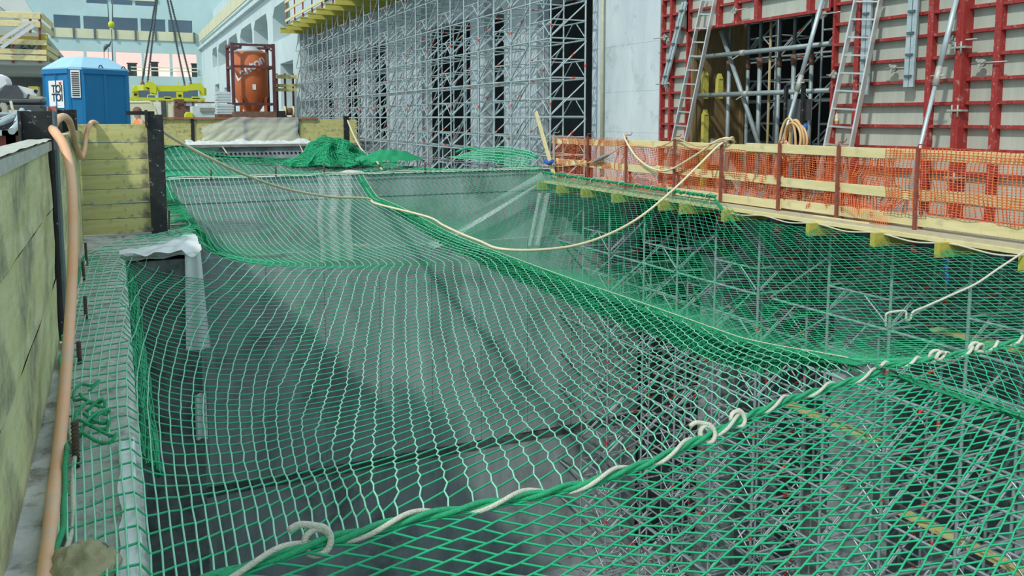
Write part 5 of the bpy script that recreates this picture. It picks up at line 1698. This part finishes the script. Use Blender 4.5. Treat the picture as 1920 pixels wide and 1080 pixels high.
# ================================================================== worker beyond the black tie bar
def person(loc, face):
    x0, y0, z0 = loc
    me = bpy.data.meshes.new('person')
    J = {'pel': (0, 0, .95, .15), 'belly': (.02, 0, 1.12, .145), 'chest': (.05, 0, 1.36, .165), 'neck': (.07, 0, 1.52, .06), 'head0': (.09, 0, 1.60, .085), 'head': (.10, 0, 1.70, .098), 'crown': (.09, 0, 1.77, .075), 'nose': (.20, 0, 1.665, .018),
         'sl': (.05, .19, 1.44, .075), 'el': (.12, .27, 1.16, .05), 'wl': (.30, .22, 1.02, .036), 'hl': (.37, .20, .99, .035),
         'sr': (.05, -.19, 1.44, .075), 'er': (.12, -.27, 1.16, .05), 'wr': (.30, -.22, 1.02, .036), 'hr': (.37, -.20, .99, .035),
         'tl': (0, .10, .88, .105), 'kl': (.03, .11, .50, .065), 'al': (0, .12, .09, .045), 'fl': (.16, .13, .04, .04),
         'tr': (0, -.10, .88, .105), 'kr': (.05, -.11, .50, .065), 'ar': (-.02, -.12, .09, .045), 'fr': (.14, -.13, .04, .04)}
    E_ = [('pel', 'belly'), ('belly', 'chest'), ('chest', 'neck'), ('neck', 'head0'), ('head0', 'head'), ('head', 'crown'), ('head', 'nose'), ('chest', 'sl'), ('sl', 'el'), ('el', 'wl'), ('wl', 'hl'), ('chest', 'sr'), ('sr', 'er'), ('er', 'wr'), ('wr', 'hr'),
          ('pel', 'tl'), ('tl', 'kl'), ('kl', 'al'), ('al', 'fl'), ('pel', 'tr'), ('tr', 'kr'), ('kr', 'ar'), ('ar', 'fr')]
    for s, n in ((1, 'l'), (-1, 'r')):
        for q in range(4):
            J['f%s%d' % (n, q)] = (.44 + .012 * (q % 2), s * (.175 + .018 * q), .965 - .004 * q, .010); J['g%s%d' % (n, q)] = (.475, s * (.172 + .016 * q), .925, .009)
            E_ += [('h' + n, 'f%s%d' % (n, q)), ('f%s%d' % (n, q), 'g%s%d' % (n, q))]
        J['t' + n + 'h'] = (.40, s * .155, 1.0, .011); E_.append(('h' + n, 't' + n + 'h'))
    K = list(J); c, s_ = math.cos(face), math.sin(face)
    me.from_pydata([(J[k][0] * c - J[k][1] * s_, J[k][0] * s_ + J[k][1] * c, J[k][2]) for k in K], [(K.index(a), K.index(b)) for a, b in E_], [])
    o = bpy.data.objects.new('person', me); COL.objects.link(o); o.location = loc
    md = o.modifiers.new('skin', 'SKIN')
    for i, k in enumerate(K):
        me.skin_vertices[0].data[i].radius = (J[k][3], J[k][3]); me.skin_vertices[0].data[i].use_root = (k == 'pel')
    o.modifiers.new('sub', 'SUBSURF').levels = 2
    o.modifiers['sub'].render_levels = 2
    me.materials.append(M_skin)
    tagp(o, 'person in an orange vest and brown helmet behind the black tie bar', 'person')
    def W(p):
        return (x0 + p[0] * c - p[1] * s_, y0 + p[0] * s_ + p[1] * c, z0 + p[2])
    mb = MB()
    prof = [(.90, .165, .215, .0), (1.05, .165, .21, .01), (1.25, .175, .225, .03), (1.42, .165, .235, .045), (1.50, .10, .13, .06)]
    mb.grid(lambda u, v: W((lambda z, a, b_, x: (x + a * math.cos(2 * PI * u), b_ * math.sin(2 * PI * u), z))(*[pl(v, [(i / 4, q[j]) for i, q in enumerate(prof)]) for j in (0, 1, 2, 3)])), 24, 12)
    part('vest', mb, M_orange, o, 'orange vest')
    mb = MB()
    for k in (('tl', 'kl', 'al'), ('tr', 'kr', 'ar')):
        mb.tube(smooth([W(J[q][:3]) for q in k], 4), .1, 10, rad=[.135, .13, .12, .105, .095, .09, .085, .08, .075])
    part('trousers', mb, M_navy, o, 'dark trousers')
    hc_ = W((.10, 0, 1.735)); mb = MB().lathe(hc_, [(.125, 0), (.122, .03), (.10, .09), (.055, .13), (.01, .14)], 16); mb.bar(W((.18, 0, 1.74)), W((.27, 0, 1.735)), .16, .012)
    part('helmet', mb, M_brown, o, 'brown helmet')
    for s in (1, -1):
        e = W((.19, s * .035, 1.70)); part('eye', MB().lathe((e[0], e[1], e[2] - .01), [(.004, 0), (.012, .01), (.004, .02)], 8), M_ink, o)
    return o


p_ = RY(264, 206, 26)
person((p_.x, 26, .0), math.radians(200))

# ================================================================== camera, light, output
cam = bpy.data.cameras.new('camera'); co = bpy.data.objects.new('camera', cam); COL.objects.link(co)
cam.lens = F / 1920 * 36; cam.sensor_width = 36; cam.sensor_fit = 'HORIZONTAL'; cam.shift_y = -(540 - PY) / 1920
right = Vector([CR[i][0] for i in range(3)]); down = Vector([CR[i][1] for i in range(3)]); fwd = Vector([CR[i][2] for i in range(3)])
Mx = Matrix((right, -down, -fwd)).transposed().to_4x4(); Mx.translation = EYE
co.matrix_world = Mx
cam.clip_end = 500
scn.camera = co
w = bpy.data.worlds.new('hall_light'); scn.world = w; w.use_nodes = True
bg = w.node_tree.nodes['Background']; bg.inputs['Color'].default_value = (0.74, 0.92, 1.0, 1); bg.inputs['Strength'].default_value = .98
def sun(name, d, e, ang, colr):
    l = bpy.data.lights.new(name, 'SUN'); l.energy = e; l.angle = ang; l.color = colr
    o = bpy.data.objects.new(name, l); COL.objects.link(o)
    o.rotation_euler = Vector(d).to_track_quat('-Z', 'Y').to_euler(); o.location = (0, 0, 20)
sun('flood_light', (.60, .38, -.70), 2.55, .04, (1, .97, .90))
vs = scn.view_settings
vs.view_transform = 'Standard'; vs.look = 'None'; vs.exposure = 0.0; vs.gamma = 1.0; vs.use_curve_mapping = False
scn.cycles.use_denoising = True
scn.cycles.max_bounces = 6
scn.cycles.transparent_max_bounces = 12
